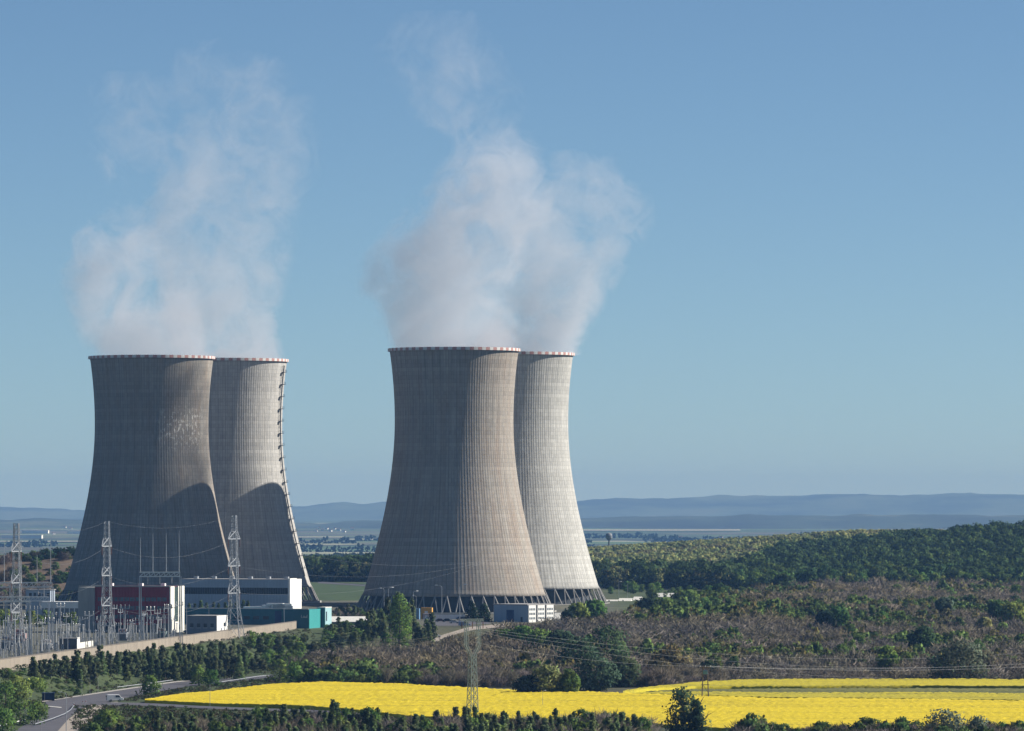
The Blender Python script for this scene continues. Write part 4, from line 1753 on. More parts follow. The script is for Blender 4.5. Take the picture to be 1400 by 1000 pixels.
ribbon('pavement', [(58, 1006), (92, 985), (112, 970), (130, 962), (160, 960)], [(100, 1006), (126, 982), (140, 970), (152, 963.5), (166, 962.5)], M['gravel'], .08)
ribbon('road', [(12, 1006), (52, 980), (70, 968), (60, 960.5), (100, 954), (160, 945.5), (240, 934), (372, 923)],
       [(74, 1006), (97, 980), (112, 969), (124, 964), (150, 960), (190, 951), (260, 938.5), (376, 926.5)], M['asphalt'], .12, n=70)
ribbon('road', [(122, 960.5), (200, 962), (300, 967.5), (420, 971.5), (525, 976)], [(128, 965), (200, 966), (300, 970.5), (420, 974.5), (525, 979)], M['asphalt'], .16)
ribbon('pavement', [(56, 960), (100, 953), (160, 944), (240, 932.5), (300, 927.5)], [(58, 961), (101, 954.4), (161, 945.6), (240.5, 934), (301, 928.6)], M['pavement'], .22)
ribbon('road_marking', [(66, 966.4), (84, 968)], [(66, 967), (84, 968.8)], M['mark'], .2, n=6)
ribbon('service_road', [(575, 885), (600, 870), (640, 858), (690, 853)], [(579, 888.5), (606, 873), (645, 862), (695, 857)], M['gravel'], .1)
ribbon('parking_area', [(580, 843), (640, 843)], [(580, 856), (676, 856)], M['asphalt'], .06, n=14)
ribbon('dirt_track', [(965, 832), (995, 829.5), (1030, 826)], [(965, 834), (996, 831), (1030, 827.2)], M['gravel'], .15, n=14)
ribbon('dirt_track', [(1010, 818), (1100, 812)], [(1010, 820), (1100, 813.5)], M['gravel'], .15, n=14)
ribbon('dirt_track', [(435, 795.5), (520, 801)], [(435, 798), (520, 803)], M['asphalt'], .1, n=14)


def barrier(label, pts, mat, name='crash_barrier', hgt=.75):
    g = [G(*p) for p in pts]
    g = densify(g, 5)
    root = empty(name, label, 'barrier', (0, 0, 0))
    mb = MB()
    mb.tube([p + Vector((0, 0, hgt)) for p in g], .11, 5)
    mb.build('rail', mat, root)
    for p in g:
        MB().beam(p - Vector((0, 0, .3)), p + Vector((0, 0, hgt - .12)), .10).build('post', M['galv'], root)


barrier('white crash barrier at the bottom corner beside the shrubs', [(-4, 997), (18, 992), (34, 988)], M['white_steel'])
barrier('crash barrier curving along the junction with red and white end', [(48, 994), (70, 987), (88, 980), (97, 974), (101, 968)], M['galv'])
barrier('brown and white guard rail along the road past the roadside bushes', [(303, 935.5), (330, 931.5), (352, 928), (368, 926.5)], M['galv'])
barrier('low rail on the far side of the road between the bush and the pines', [(160, 943), (200, 938), (236, 933)], M['galv'])
barrier('long pale fence rail beyond the meadow behind the towers', [(440, 797), (480, 800), (520, 803)], M['concrete'])
for k, (px, py) in enumerate(((99, 969), (101, 966.5), (113, 962.5), (117, 962.3))):
    g = G(px, py)
    r_ = empty('marker_post', ('white marker post nearest the junction curve', 'white marker post just past the junction curve', 'white marker post first by the verge', 'white marker post second by the verge')[k], 'post', g)
    MB().box(-.1, .1, -.1, .1, -.2, 1.1).build('shaft', M['white_steel'], r_)
    MB().box(-.11, .11, -.11, .11, .6, .8).build('reflector', M['red_paint'], r_)

# bus shelter
g = G(66, 959)
root = empty('bus_shelter', 'dark blue bus shelter at the road junction', 'shelter', g, .1)
k = g.y / FPX
mb = MB()
mb.box(-8.5 * k, 8.5 * k, 1.6, 1.75, 0, 2.3).box(-8.5 * k, -8.5 * k + .12, .2, 1.6, 0, 2.3).box(8.5 * k - .12, 8.5 * k, .2, 1.6, 0, 2.3)
mb.build('wall', M['navy'], root)
MB().box(-9 * k, 9 * k, -.2, 1.9, 2.31, 2.5).build('roof', M['navy'], root)
MB().box(-7 * k, 6 * k, 1.1, 1.5, .4, .5).build('bench', M['wood_pole'], root)


# ================================================================== STREET LAMPS
def lamp_proto():
    root = empty('street_lamp', 'x', 'street lamp', (0, -200, -500))
    MB().tube([(0, 0, 0), (0, 0, 4), (0, 0, 8.6)], [.10, .085, .06], 7).build('pole', M['galv'], root)
    MB().tube([(0, 0, 8.5), (.35, 0, 8.95), (1.3, 0, 9.05)], [.055, .05, .045], 6).build('arm', M['galv'], root)
    mb = MB()
    mb.add([(1.1, -.13, 9.02), (1.95, -.16, 9.04), (1.95, .16, 9.04), (1.1, .13, 9.02), (1.15, -.08, 9.2), (1.85, -.1, 9.18), (1.85, .1, 9.18), (1.15, .08, 9.2)],
           [(3, 2, 1, 0), (4, 5, 6, 7), (0, 1, 5, 4), (1, 2, 6, 5), (2, 3, 7, 6), (3, 0, 4, 7)])
    mb.build('lamp_head', M['white_steel'], root)
    return root


LP = lamp_proto()
lamps = [(61, 959.5, 944, None, 'street lamp beside the dark blue bus shelter'), (90.5, 1001, 946, 8, 'tallest roadside lamp at the junction kerb'), (57, 1001, 984, None, 'short lamp near the bottom corner crash barrier'),
         (112, 951, 929, None, 'street lamp before the dark pines at the bend'), (123, 950, 927, None, 'second street lamp before the dark pines'), (134, 948.5, 926, None, 'street lamp at the edge of the pine group'),
         (287, 966, 934, None, 'lone lamp post at the tip of the yellow field'), (742, 968, 944, None, 'small lamp post in the yellow field behind the spruce tops'),
         (525, 843, 804, 1, 'tall lamp left of the bright poplar'), (531, 843, 803, 1, 'tall lamp close beside the bright poplar'), (565, 845, 808, 1, 'tall lamp above the blue container'),
         (569, 845, 814, 1, 'shorter lamp above the blue container'), (604, 846, 800, 1, 'tall dark mast lamp before the brownish tower'), (628.5, 850, 799, 1, 'tall mast lamp in front of the leaning tower legs'),
         (285.5, 862, 831, 1, 'lamp post in front of the small site office'), (255, 868, 826, 1, 'lamp post at the corner of the red building'), (846, 818, 795, 1, 'lamp post by the fence past the pale tower'),
         (858, 818, 797, 1, 'second lamp post by the fence past the pale tower')]
for i, (px, pb, pt_, _, lab) in enumerate(lamps):
    g = G(px, pb)
    top = P(px, pt_, g.y).z
    s_ = max(.3, (top - g.z) / 9.15)
    if i == 0:
        LP.location = g
        LP.scale = (s_, s_, s_)
        LP['label'] = lab
    else:
        dup(LP, g, rng.choice((0, math.pi, .5, 2.6)), s_, lab)


# ================================================================== CARS
def car_proto(name, mat, van=False):
    root = empty(name, 'x', 'van' if van else 'car', (0, -200, -500))
    mb = MB()
    if van:
        low = [(-2.45, .35), (2.35, .35), (2.5, .7), (2.42, 1.05), (1.75, 1.2), (1.25, 1.95), (1.0, 2.05), (-2.35, 2.05), (-2.5, 1.9), (-2.5, .5)]
        w = .95
    else:
        low = [(-2.05, .3), (2.0, .3), (2.12, .5), (2.05, .8), (1.1, .92), (.45, 1.40), (-.9, 1.44), (-1.65, 1.0), (-2.1, .92), (-2.15, .5)]
        w = .86
    mb.prism(low, -w, w)
    mb.build('body', mat, root, bevel=.09)
    mb = MB()
    if van:
        for s_ in (-1, 1):
            mb.prism([(.05, 1.25), (1.62, 1.25), (1.18, 1.85), (.05, 1.85)], s_ * w - .01 if s_ > 0 else -w - .02, w + .02 if s_ > 0 else -w + .01)
        mb.add([(1.78, -.8, 1.24), (1.78, .8, 1.24), (1.30, .78, 1.93), (1.30, -.78, 1.93)], [(0, 1, 2, 3)])
        mb.box(-2.53, -2.49, -.75, .75, 1.2, 1.8)
    else:
        for s_ in (-1, 1):
            a, c = (w - .01, w + .02) if s_ > 0 else (-w - .02, -w + .01)
            mb.prism([(-1.45, .98), (.98, .95), (.42, 1.34), (-.88, 1.38)], a, c)
        mb.add([(1.08, -.75, .96), (1.08, .75, .96), (.50, .70, 1.39), (.50, -.70, 1.39)], [(0, 1, 2, 3)])
        mb.add([(-1.62, .75, 1.04), (-1.62, -.75, 1.04), (-.96, -.70, 1.43), (-.96, .70, 1.43)], [(0, 1, 2, 3)])
    mb.build('windows', M['glass'], root)
    for xx in (-1.3, 1.3):
        for s_ in (-1, 1):
            mb = MB()
            mb.tube([(xx, s_ * (w - .2), .32), (xx, s_ * (w + .02), .32)], .32, 14)
            o = mb.build('wheel', M['rubber'], root)
            MB().tube([(xx, s_ * (w + .021), .32), (xx, s_ * (w + .04), .32)], .19, 10).build('rim', M['galv'], o)
    for s_ in (-1, 1):
        MB().box((2.40 if van else 2.02), (2.52 if van else 2.14), s_ * .62 - .16, s_ * .62 + .16, .62, .78).build('headlight', M['white_steel'], root)
    return root


paint = lambda n, c: pm('car_paint_' + n, c, .25, .05, .3)
cars = [('van', True, 'white', (.75, .75, .75), (157, 960), .25, 'white van driving on the road past the tip of the yellow field'),
        ('parked_car', False, 'white', (.75, .75, .75), (586, 848), 2.9, 'white car parked below the orange container'),
        ('parked_car', False, 'maroon', (.10, .05, .055), (602, 851), .1, 'dark maroon car parked beside the white marker under the tall mast lamp'),
        ('parked_car', False, 'black', (.02, .022, .03), (612, 851), .0, 'black car parked next to the maroon car'),
        ('parked_car', False, 'dark_blue', (.03, .04, .09), (630, 848), .3, 'dark blue car by the foot of the concrete wall'),
        ('parked_car', False, 'silver', (.42, .44, .45), (621, 853), .1, 'silver car parked between the black car and the blue van'),
        ('van', True, 'pale_blue', (.22, .27, .40), (635, 857), .1, 'pale blue van parked before the dark bush near the forked pylon'),
        ('van', True, 'grey_blue', (.16, .22, .30), (588, 873), .2, 'grey blue van on the service road beside the spruces'),
        ('parked_car', False, 'white', (.75, .75, .75), (596, 872), .2, 'white car behind the grey blue van on the service road'),
        ('parked_car', False, 'white', (.75, .75, .75), (267, 865), .1, 'white car parked before the site office, under its window corner'),
        ('parked_car', False, 'silver', (.42, .44, .45), (258, 866), .2, 'silver car parked at the foot of the red building stair end'),
        ('parked_car', False, 'pale', (.55, .56, .54), (279, 864), .05, 'pale grey car parked mid row before the site office'),
        ('parked_car', False, 'green', (.05, .12, .10), (288, 863), .0, 'dark green car parked in the row before the site office')]
protos = {}
for name, van, cn, colr, (px, py), rz, lab in cars:
    g = G(px, py)
    g.z += .14
    key = (van, cn)
    if key not in protos:
        protos[key] = car_proto(name, paint(cn, colr), van)
        o = protos[key]
        o.location = g
        o.rotation_euler = (0, 0, rz)
        o['label'] = lab
    else:
        o = dup(protos[key], g, rz, 1.0, lab)


# ================================================================== RAPESEED FIELDS
def crop(name, up, lo, hgt, colr, dark, nx, ny, rowfreq, seed, label):
    r = np.random.default_rng(seed)
    ux, uy = np.array(up).T
    lx, ly = np.array(lo).T
    pxs = np.linspace(max(ux[0], lx[0]), min(ux[-1], lx[-1]), nx)
    U = [G(px, np.interp(px, ux, uy)) for px in pxs]
    L = [G(px, np.interp(px, lx, ly)) for px in pxs]
    ux_, lx_ = np.array([[v.x, v.y] for v in U]), np.array([[v.x, v.y] for v in L])
    f = np.linspace(0, 1, ny)[:, None, None]
    XY = lx_[None] * (1 - f) + ux_[None] * f
    Z = H(XY[..., 0], XY[..., 1]) + hgt + r.normal(0, .10, XY.shape[:2]) + .12 * wav(XY[..., 0], XY[..., 1], 9, 1)
    # skirt so that the crop has sides
    V = np.concatenate([XY, Z[..., None]], -1)
    def low(row):
        q = row.copy()
        q[:, 2] = H(q[:, 0], q[:, 1]) - .2
        return q[None]
    V = np.concatenate([low(V[0]), V, low(V[-1])], 0)
    n2 = ny + 2
    i = (np.arange(nx - 1)[None] + nx * np.arange(n2 - 1)[:, None]).ravel()
    F = np.stack([i, i + 1, i + 1 + nx, i + nx], -1)
    m = bpy.data.materials.new(name + '_canopy')
    t = nt(m)
    geo = N(t, 'ShaderNodeNewGeometry')
    pos = geo.outputs['Position']
    n1 = noise(t, pos, .9, 4, .7)
    mp = N(t, 'ShaderNodeMapping')
    mp.inputs['Scale'].default_value = (.012, .09, .1)
    mp.inputs['Rotation'].default_value = (0, 0, .06)
    link(t, pos, mp.inputs[0])
    n2_ = noise(t, mp.outputs[0], 1, 4, .6)
    v = math_(t, 'ADD', math_(t, 'MULTIPLY', n1, .55), math_(t, 'MULTIPLY', n2_, .55))
    c = ramp(t, v, [(.36, dark), (.50, tuple(a * .8 + b * .2 for a, b in zip(colr, dark))), (.62, colr)])
    # tramlines left by the sprayer
    sp = N(t, 'ShaderNodeSeparateXYZ')
    link(t, pos, sp.inputs[0])
    uu = math_(t, 'ADD', math_(t, 'DIVIDE', sp.outputs[1], rowfreq), math_(t, 'MULTIPLY', sp.outputs[0], .0016))
    tl = math_(t, 'LESS_THAN', math_(t, 'FRACT', uu), .10)
    tl = math_(t, 'MULTIPLY', tl, maprange(t, n2_, .38, .60, .1, .75))
    c = mixc(t, tl, c, dark)
    finish(t, c, .9, bump=n1, bstr=.5, bdist=.5)
    o = ob(name, mesh_np(name, V.reshape(-1, 3), F, [m]))
    tag(o, label, None, None, 'stuff')


YEL, YELD = (.56, .430, .001), (.30, .24, .006)
crop('rapeseed_field', [(198, 960.5), (240, 953.5), (300, 948), (340, 942.5), (380, 938), (450, 935.5), (520, 937.5), (600, 942), (700, 946.5), (800, 949.5), (860, 951.5), (1000, 957), (1100, 958.5), (1250, 960), (1500, 963.5)],
     [(198, 962), (240, 963.5), (330, 967), (420, 970), (480, 974), (560, 984), (860, 992), (1000, 1001), (1500, 1004)], .9, YEL, YELD, 420, 80, 42, 5, 'bright yellow rapeseed in bloom in the near field')
crop('rapeseed_field', [(852, 950.3), (900, 942.5), (950, 937.5), (1000, 934.5), (1100, 933), (1250, 933), (1500, 934.5)], [(852, 951), (900, 946.5), (950, 944), (1000, 943.5), (1100, 943.5), (1250, 943), (1500, 944.5)],
     1.2, (.43, .36, .008), (.17, .16, .02), 200, 20, 60, 6, 'duller yellow rapeseed in the field behind, along the dark scrub')
crop('meadow_strip', [(880, 947), (900, 946.8), (950, 944.3), (1000, 943.8), (1100, 943.8), (1250, 943.3), (1500, 944.8)], [(880, 948), (900, 948.6), (950, 948.6), (1000, 949.4), (1100, 949.6), (1250, 949.4), (1500, 951)],
     .5, (.13, .13, .03), (.024, .040, .014), 200, 16, 50, 7, 'dark green grassy strip between the two rapeseed fields')
crop('rapeseed_field', [(852, 951.4), (900, 949), (950, 949), (1000, 949.8), (1100, 950), (1250, 949.8), (1500, 951.4)], [(852, 951.8), (900, 951.8), (950, 953), (1000, 955.6), (1100, 957.4), (1250, 958.8), (1500, 962.3)],
     .7, (.40, .335, .010), (.13, .13, .018), 200, 16, 30, 8, 'thin olive yellow rapeseed along the near edge of the grassy strip')


# ================================================================== VEGETATION
def protos_of(n, **kw):
    s0 = kw.pop('seed')
    return [tree_proto(seed=s0 + 7 * i, **kw) for i in range(n)]


spruce = protos_of(5, name='spruce', label='x', cat='conifer', kind='cone', seed=100, h=9, rad=2.3, n_clump=95, per=14, size=.46, colr=C_SPRUCE, base=.06, limbs=0, trunk_h=.85)
pine = protos_of(4, name='pine', label='x', cat='conifer', kind='pine', seed=200, h=8, rad=2.4, n_clump=48, per=14, size=.66, colr=C_PINE, base=.14, limbs=3, trunk_h=.8)
leafy = protos_of(4, name='leafy_tree', label='x', cat='tree', kind='round', seed=300, h=8, rad=3.4, n_clump=55, per=14, size=.72, colr=C_LEAF, base=.12, trunk_h=.7)
lime = protos_of(3, name='young_leafy_tree', label='x', cat='tree', kind='round', seed=350, h=7, rad=3.0, n_clump=50, per=13, size=.68, colr=C_LIME, base=.05, trunk_h=.7)
darkt = protos_of(4, name='forest_tree', label='x', cat='tree', kind='round', seed=400, h=13, rad=5.6, n_clump=60, per=12, size=1.25, colr=C_DARK, base=.16, trunk_h=.7)
bushy = protos_of(4, name='leafy_shrub', label='x', cat='shrub', kind='dome', seed=450, h=4, rad=3.0, n_clump=46, per=13, size=.62, colr=(.084, .132, .040), base=.02, trunk_h=.6, limbs=3)


def bare_proto(name, seed, h, rad, n, colr, cat='shrub', w=.07, leaf=None):
    root = empty(name, 'x', cat, (0, -200, -500))
    V, F, C = twigs(seed, n, colr, h, rad, w)
    if leaf:
        V2, F2, C2 = crown('dome', seed, 26, 9, .55, leaf, h, rad, .05)
        V, F, C = np.vstack([V, V2]), np.vstack([F, F2 + len(V)]), np.vstack([C, C2])
    ob('crown', mesh_np('crown', V, F, [FOL_BARE], col=C), root)
    ob('trunk', trunk_mesh('trunk', h * .55, .09, seed, 4), root)
    return root


bare = [bare_proto('bare_shrub', 500 + i, 5, 2.9, 620, C_BROWN if i % 2 else C_PURPLE, leaf=(None if i < 2 else (.075, .08, .035))) for i in range(4)]
baret = [bare_proto('bare_tree', 540 + i, 8.5, 2.6, 700, C_PURPLE if i % 2 else C_BROWN, 'tree', .06) for i in range(3)]

GRP = dict(
    front='spruces along the bottom edge before the yellow field',
    slope='pines on the slope below the beige wall',
)


def put(pl, px, pyb, hpx, wpx=None, label=None, group=None, base_h=None):
    """plant one with its foot at a ground point seen there and its height hpx in the photograph"""
    pr = rng.choice(pl)
    g = G(px, pyb)
    k = g.y / FPX
    h0 = pr['h0']
    s = hpx * k / h0
    sx = s * rng.uniform(.85, 1.15) if wpx is None else wpx * k / (2 * pr['r0'])
    g.z -= .1
    return plant_tree(pr, g, (sx, sx, s), label, group)


for pl, h0, r0 in ((spruce, 9, 2.3), (pine, 8, 2.4), (leafy, 8, 3.4), (lime, 7, 3.0), (darkt, 13, 5.6), (bushy, 4, 3.0), (bare, 5, 2.9), (baret, 8.5, 2.6)):
    for p in pl:
        p['h0'], p['r0'] = h0, r0


# --- bottom edge: rows of spruces, bare trees and shrubs in front of the field
def row_top(px):
    return float(np.interp(px, [90, 150, 210, 280, 340, 400, 440, 455, 480, 600, 640, 720, 780, 840, 870, 893], [982, 974, 969, 972, 969, 966, 962, 957, 966, 968, 965, 967, 967, 964, 968, 984]))


for rowi, (Y, step, drop) in enumerate(((1345, 8.5, 0), (1312, 9.0, 6), (1275, 10.0, 14), (1240, 11, 22))):
    px = 126 + 4 * rowi
    while px < 893:
        q = px + rng.uniform(-3, 3)
        x = P(q, 690, Y).x
        yy = Y + rng.uniform(-9, 9)
        zb = hz(x, yy)
        top = row_top(q) + drop + abs(rng.gauss(0, 6.5)) - (5 if rng.random() < .08 else 0)
        h = max(2.5, P(q, top, yy).z - zb)
        u = rng.random()
        if q < 210:
            kind = lime if u < .35 else bushy if u < .6 else spruce if u < .75 else bare
        else:
            kind = spruce if u < .50 else baret if u < .76 else pine if u < .84 else lime if u < .94 else leafy
        if kind is bushy or kind is lime or kind is bare:
            h *= .8
        pr = rng.choice(kind)
        s = h / pr['h0']
        sx = s * rng.uniform(1.0, 1.4) if kind in (spruce, baret, pine) else s * rng.uniform(.7, .95)
        nm = {id(spruce): ('dark green spruce in the rows along the bottom edge before the yellow field', 'spruces along the bottom edge'),
              id(baret): ('leafless purplish tree among the spruces along the bottom edge', 'bare trees along the bottom edge'),
              id(pine): ('rounder dark pine among the spruces along the bottom edge', 'pines along the bottom edge'),
              id(leafy): ('green leafy tree mixed into the bottom edge rows', 'leafy trees along the bottom edge'),
              id(lime): ('light green young tree mixed into the bottom edge rows', 'young green trees along the bottom edge'),
              id(bushy): ('green shrub in the corner between the road and the bottom edge rows', 'shrubs between the road and the bottom rows'),
              id(bare): ('leafless brown shrub near the road at the bottom edge', 'bare shrubs by the road at the bottom edge')}[id(kind)]
        plant_tree(pr, (x, yy, zb - .1), (sx, sx, s), *nm)
        px += step * rng.uniform(.75, 1.3)

# bottom right: purple brown bushes, one silvery willow, one big pine
for px in np.arange(996, 1420, 8.5):
    q = px + rng.uniform(-4, 4)
    top = float(np.interp(q, [990, 1010, 1030, 1050, 1075, 1095, 1110, 1160, 1230, 1260, 1340, 1420], [993, 983, 977, 984, 992, 994, 988, 984, 983, 986, 984, 988])) + abs(rng.gauss(0, 3))
    for Y, dd in ((1335, 0), (1300, 7)):
        x = P(q, 690, Y).x
        zb = hz(x, Y)
        h = max(1.8, P(q, top + dd, Y).z - zb)
        pr = rng.choice(bare if rng.random() < .75 else bushy)
        s = h / pr['h0']
        isb = pr in bare
        plant_tree(pr, (x, Y + rng.uniform(-8, 8), zb), (s * 1.0, s * 1.0, s), 'leafless purplish bush before the open part of the yellow field' if isb else 'dull green bush among the leafless ones before the yellow field',
                   'bare bushes before the yellow field' if isb else 'green bushes before the yellow field')


def big_tree(name, label, cat, kind, seed, px, Y, top_py, wpx, colr, n, per, size, base=.08, bare_n=0, var=.3, zb=None):
    x = P(px, 690, Y).x
    zb = hz(x, Y) if zb is None else zb
    h = P(px, top_py, Y).z - zb
    rad = wpx * Y / FPX / 2
    root = tree_proto(name, label, cat, kind, seed, h, rad, n, per, size, colr, base, 5, None, .78, bare=bare_n)
    root.location = (x, Y, zb - .1)
    return root


big_tree('pine', 'large dark pine with ragged branches standing alone before the yellow field', 'conifer', 'pine', 901, 934, 1335, 942, 64, (.060, .100, .050), 150, 18, .60, .04, 60)
big_tree('pine', 'slimmer pine crowding the side of the large ragged pine', 'conifer', 'pine', 902, 951, 1330, 957, 34, (.055, .092, .046), 90, 16, .6, .04)
big_tree('willow', 'silvery green willow bush at the bottom edge before the yellow field', 'shrub', 'dome', 903, 1290, 1325, 971, 70, C_SILVER, 90, 16, .55, .02, 160)
big_tree('willow', 'smaller silvery bush beside the large silvery willow', 'shrub', 'dome', 904, 1336, 1322, 981, 44, C_SILVER, 60, 14, .55, .02, 90)
big_tree('spruce', 'tallest pale spruce tip of the bottom rows', 'conifer', 'cone', 905, 455, 1330, 956, 22, (.045, .072, .026), 70, 14, .5, .05)

# --- bottom left corner shrubs
for (px, pb, hp, wp, kind, lab) in ((28, 992, 36, 56, 'leafy', 'large round green bush above the crash barrier in the corner'), (8, 978, 46, 40, 'leafy', 'dark green tree at the corner behind the large round bush'),
                                    (4, 1000, 30, 44, 'leafy', 'dark shrub at the very bottom corner'), (52, 984, 24, 30, 'leafy', 'green bush leaning over the junction verge'),
                                    (22, 955, 30, 44, 'lime', 'yellow green bush on the slope over the bus shelter'), (46, 946, 18, 40, 'lime', 'low yellowish bush behind the bus shelter'),
                                    (205, 951, 26, 34, 'leafy', 'round bush at the roadside before the yellow field tip'), (288, 938, 22, 30, 'leafy', 'green bush beside the road rail, right of the round roadside bush'),
                                    (272, 936, 26, 26, 'lime', 'light bush between the pines and the road rail'), (382, 932, 30, 30, 'lime', 'light green round tree at the end of the road rail'),
                                    (402, 933, 28, 28, 'leafy', 'green tree beside the light round tree at the road end'), (146, 999, 28, 34, 'lime', 'pale green bush by the gravel verge at the bottom'),
                                    (150, 990, 20, 36, 'leafy', 'low green bush beside the road bend')):
    r0 = big_tree('leafy_shrub', lab, 'shrub', 'dome', 1000 + px, px, G(px, pb).y, pb - hp, wp, C_LIME if kind == 'lime' else C_LEAF, 70, 14, .55, .02)
for i in range(40):
    px = rng.uniform(0, 130)
    py = rng.uniform(918, 952) + .0 * px
    put(bushy, px, py, rng.uniform(4, 9), rng.uniform(10, 20), 'low olive shrub on the bank between the beige wall and the road', 'low shrubs on the bank')

# --- pines on the slope below the beige wall
def slope_pines(n, x0, x1, f_up, f_lo, hmin, hmax, label, group, kinds):
    for i in range(n):
        px = x0 + (x1 - x0) * (i + rng.random()) / n
        py = rng.uniform(f_up(px), f_lo(px))
        kind = rng.choice(kinds)
        if x0 == 500 and 526 < px < 566:
            py -= 18
        put(kind, px, py, rng.uniform(hmin, hmax), rng.uniform(14, 21), label, group)


slope_pines(12, 42, 106, lambda p: 921, lambda p: 929 + (p - 40) * .05, 22, 29, 'dark pine in the short row over the shrub bank near the wall end', 'pines in the short row by the wall end', (pine, pine, spruce))
slope_pines(11, 104, 132, lambda p: 924, lambda p: 946, 28, 40, 'tall dark spruce in the clump beside the roadside lamps', 'spruces in the clump beside the roadside lamps', (spruce, pine))
slope_pines(34, 132, 335, lambda p: 918 - (p - 130) * .075, lambda p: 926 - (p - 130) * .06, 26, 36, 'dark pine of the upper row close below the beige wall', 'pines of the upper row below the beige wall', (pine, pine, spruce))
slope_pines(44, 170, 335, lambda p: 924 - (p - 170) * .01, lambda p: 934 - (p - 170) * .02, 24, 36, 'dark pine of the lower row above the road', 'pines of the lower row above the road', (pine, spruce, pine))
slope_pines(22, 338, 470, lambda p: 884 + (p - 340) * .06, lambda p: 896 + (p - 340) * .07, 20, 29, 'pine in the clump below the turquoise block', 'pines in the clump below the turquoise block', (pine, pine, leafy))
slope_pines(14, 330, 410, lambda p: 905, lambda p: 918, 14, 22, 'small tree on the grassy slope under the clump below the turquoise block', 'small trees on the grassy slope', (leafy, pine))
slope_pines(18, 446, 502, lambda p: 862, lambda p: 884, 12, 22, 'dark tree in front of the long pale roofed shed', 'dark trees in front of the long shed', (pine, leafy, spruce))
slope_pines(26, 500, 592, lambda p: 866, lambda p: 890, 26, 44, 'dark spruce in the dense group round the bright poplar', 'spruces round the bright poplar', (spruce, pine))
big_tree('poplar', 'tall bright green poplar standing out of the dark spruces before the brownish tower', 'tree', 'column', 911, 546, G(546, 886).y, 812, 33, (.125, .190, .040), 190, 16, .55, .02)
big_tree('poplar', 'short light green poplar below the tall bright poplar', 'tree', 'column', 912, 528, G(528, 890).y, 866, 15, (.095, .150, .035), 50, 12, .55, .02)
big_tree('spruce', 'broad dark spruce left beside the bright poplar', 'conifer', 'cone', 913, 520, 2140, 833, 36, C_SPRUCE, 90, 14, .7, .05)
big_tree('spruce', 'dark tall spruce right beside the bright poplar', 'conifer', 'cone', 914, 566, 2140, 846, 24, C_SPRUCE, 80, 14, .7, .05)
big_tree('spruce', 'dark spruce in front of the brownish tower legs', 'conifer', 'cone', 915, 645, 2290, 822, 30, (.022, .040, .022), 80, 14, .7, .05)
big_tree('spruce', 'second dark spruce in front of the brownish tower legs, by the grey building', 'conifer', 'cone', 916, 662, 2280, 826, 30, (.022, .040, .022), 80, 14, .7, .05)
big_tree('leafy_shrub', 'round dark bush below the annex at the slope edge', 'shrub', 'round', 917, 461, 2010, 869, 25, (.022, .040, .030), 60, 14, .6, .02)
for i in range(11):
    px = 258 + i * 8.2 + rng.uniform(-2, 2)
    x = P(px, 690, 2300).x
    pr = rng.choice(spruce)
    s = P(px, rng.uniform(820, 826), 2300).z / 9
    plant_tree(pr, (x, 2300 + rng.uniform(-8, 8), 0), (s, s, s), 'small dark spruce between the machine hall and the teal building', 'small spruces before the machine hall')
for i, (px, Y, tp, w_) in enumerate(((62, 2880, 752, 26), (78, 2900, 750, 24), (95, 2890, 749, 24), (112, 2885, 752, 22), (52, 2870, 760, 14), (128, 2890, 750, 26))):
    big_tree('leafy_tree', ('broad dark tree on top of the rocky cut, second from the open end', 'tallest dark tree of the group over the rocky cut', 'dark tree over the rocky cut nearest the stained tower', 'dark tree half hidden by the stained tower edge',
                            'smallest dark tree at the open end of the rocky cut', 'dark tree behind the foot of the stained tower')[i], 'tree', 'round', 930 + i, px, Y, tp, w_, (.028, .050, .026), 60, 12, 1.0, .05)
for i in range(60):
    px = rng.uniform(-6, 110)
    Y = rng.uniform(2760, 2900)
    x = P(px, 690, Y).x
    pr = rng.choice(bare[:2] + bushy)
    s = rng.uniform(.7, 1.3)
    b_ = pr in bare
    plant_tree(pr, (x, Y, hz(x, Y) - .2), s, 'leafless shrub on the brown rocky cut behind the switchyard' if b_ else 'olive shrub on the brown rocky cut behind the switchyard', 'bare shrubs on the rocky cut' if b_ else 'olive shrubs on the rocky cut')
for i in range(16):
    px = rng.uniform(-6, 100)
    Y = rng.uniform(2120, 2300)
    x = P(px, 690, Y).x
    pr = rng.choice(lime)
    s = rng.uniform(.5, 1.0)
    plant_tree(pr, (x, Y, hz(x, Y) - .2), s, 'yellowish young tree behind the switchyard gantries', 'young trees behind the switchyard')

for k in range(34):
    px = 434 + 74 * (k + rng.random()) / 34
    Y = rng.uniform(2330, 2620)
    x = P(px, 690, Y).x
    plant_tree(rng.choice(bushy + pine if k % 3 else bare), (x, Y, hz(x, Y) - .1), rng.uniform(.45, .9), 'dark bush in the strip between the meadow and the long pale roofed shed', 'dark bushes between the meadow and the long shed')

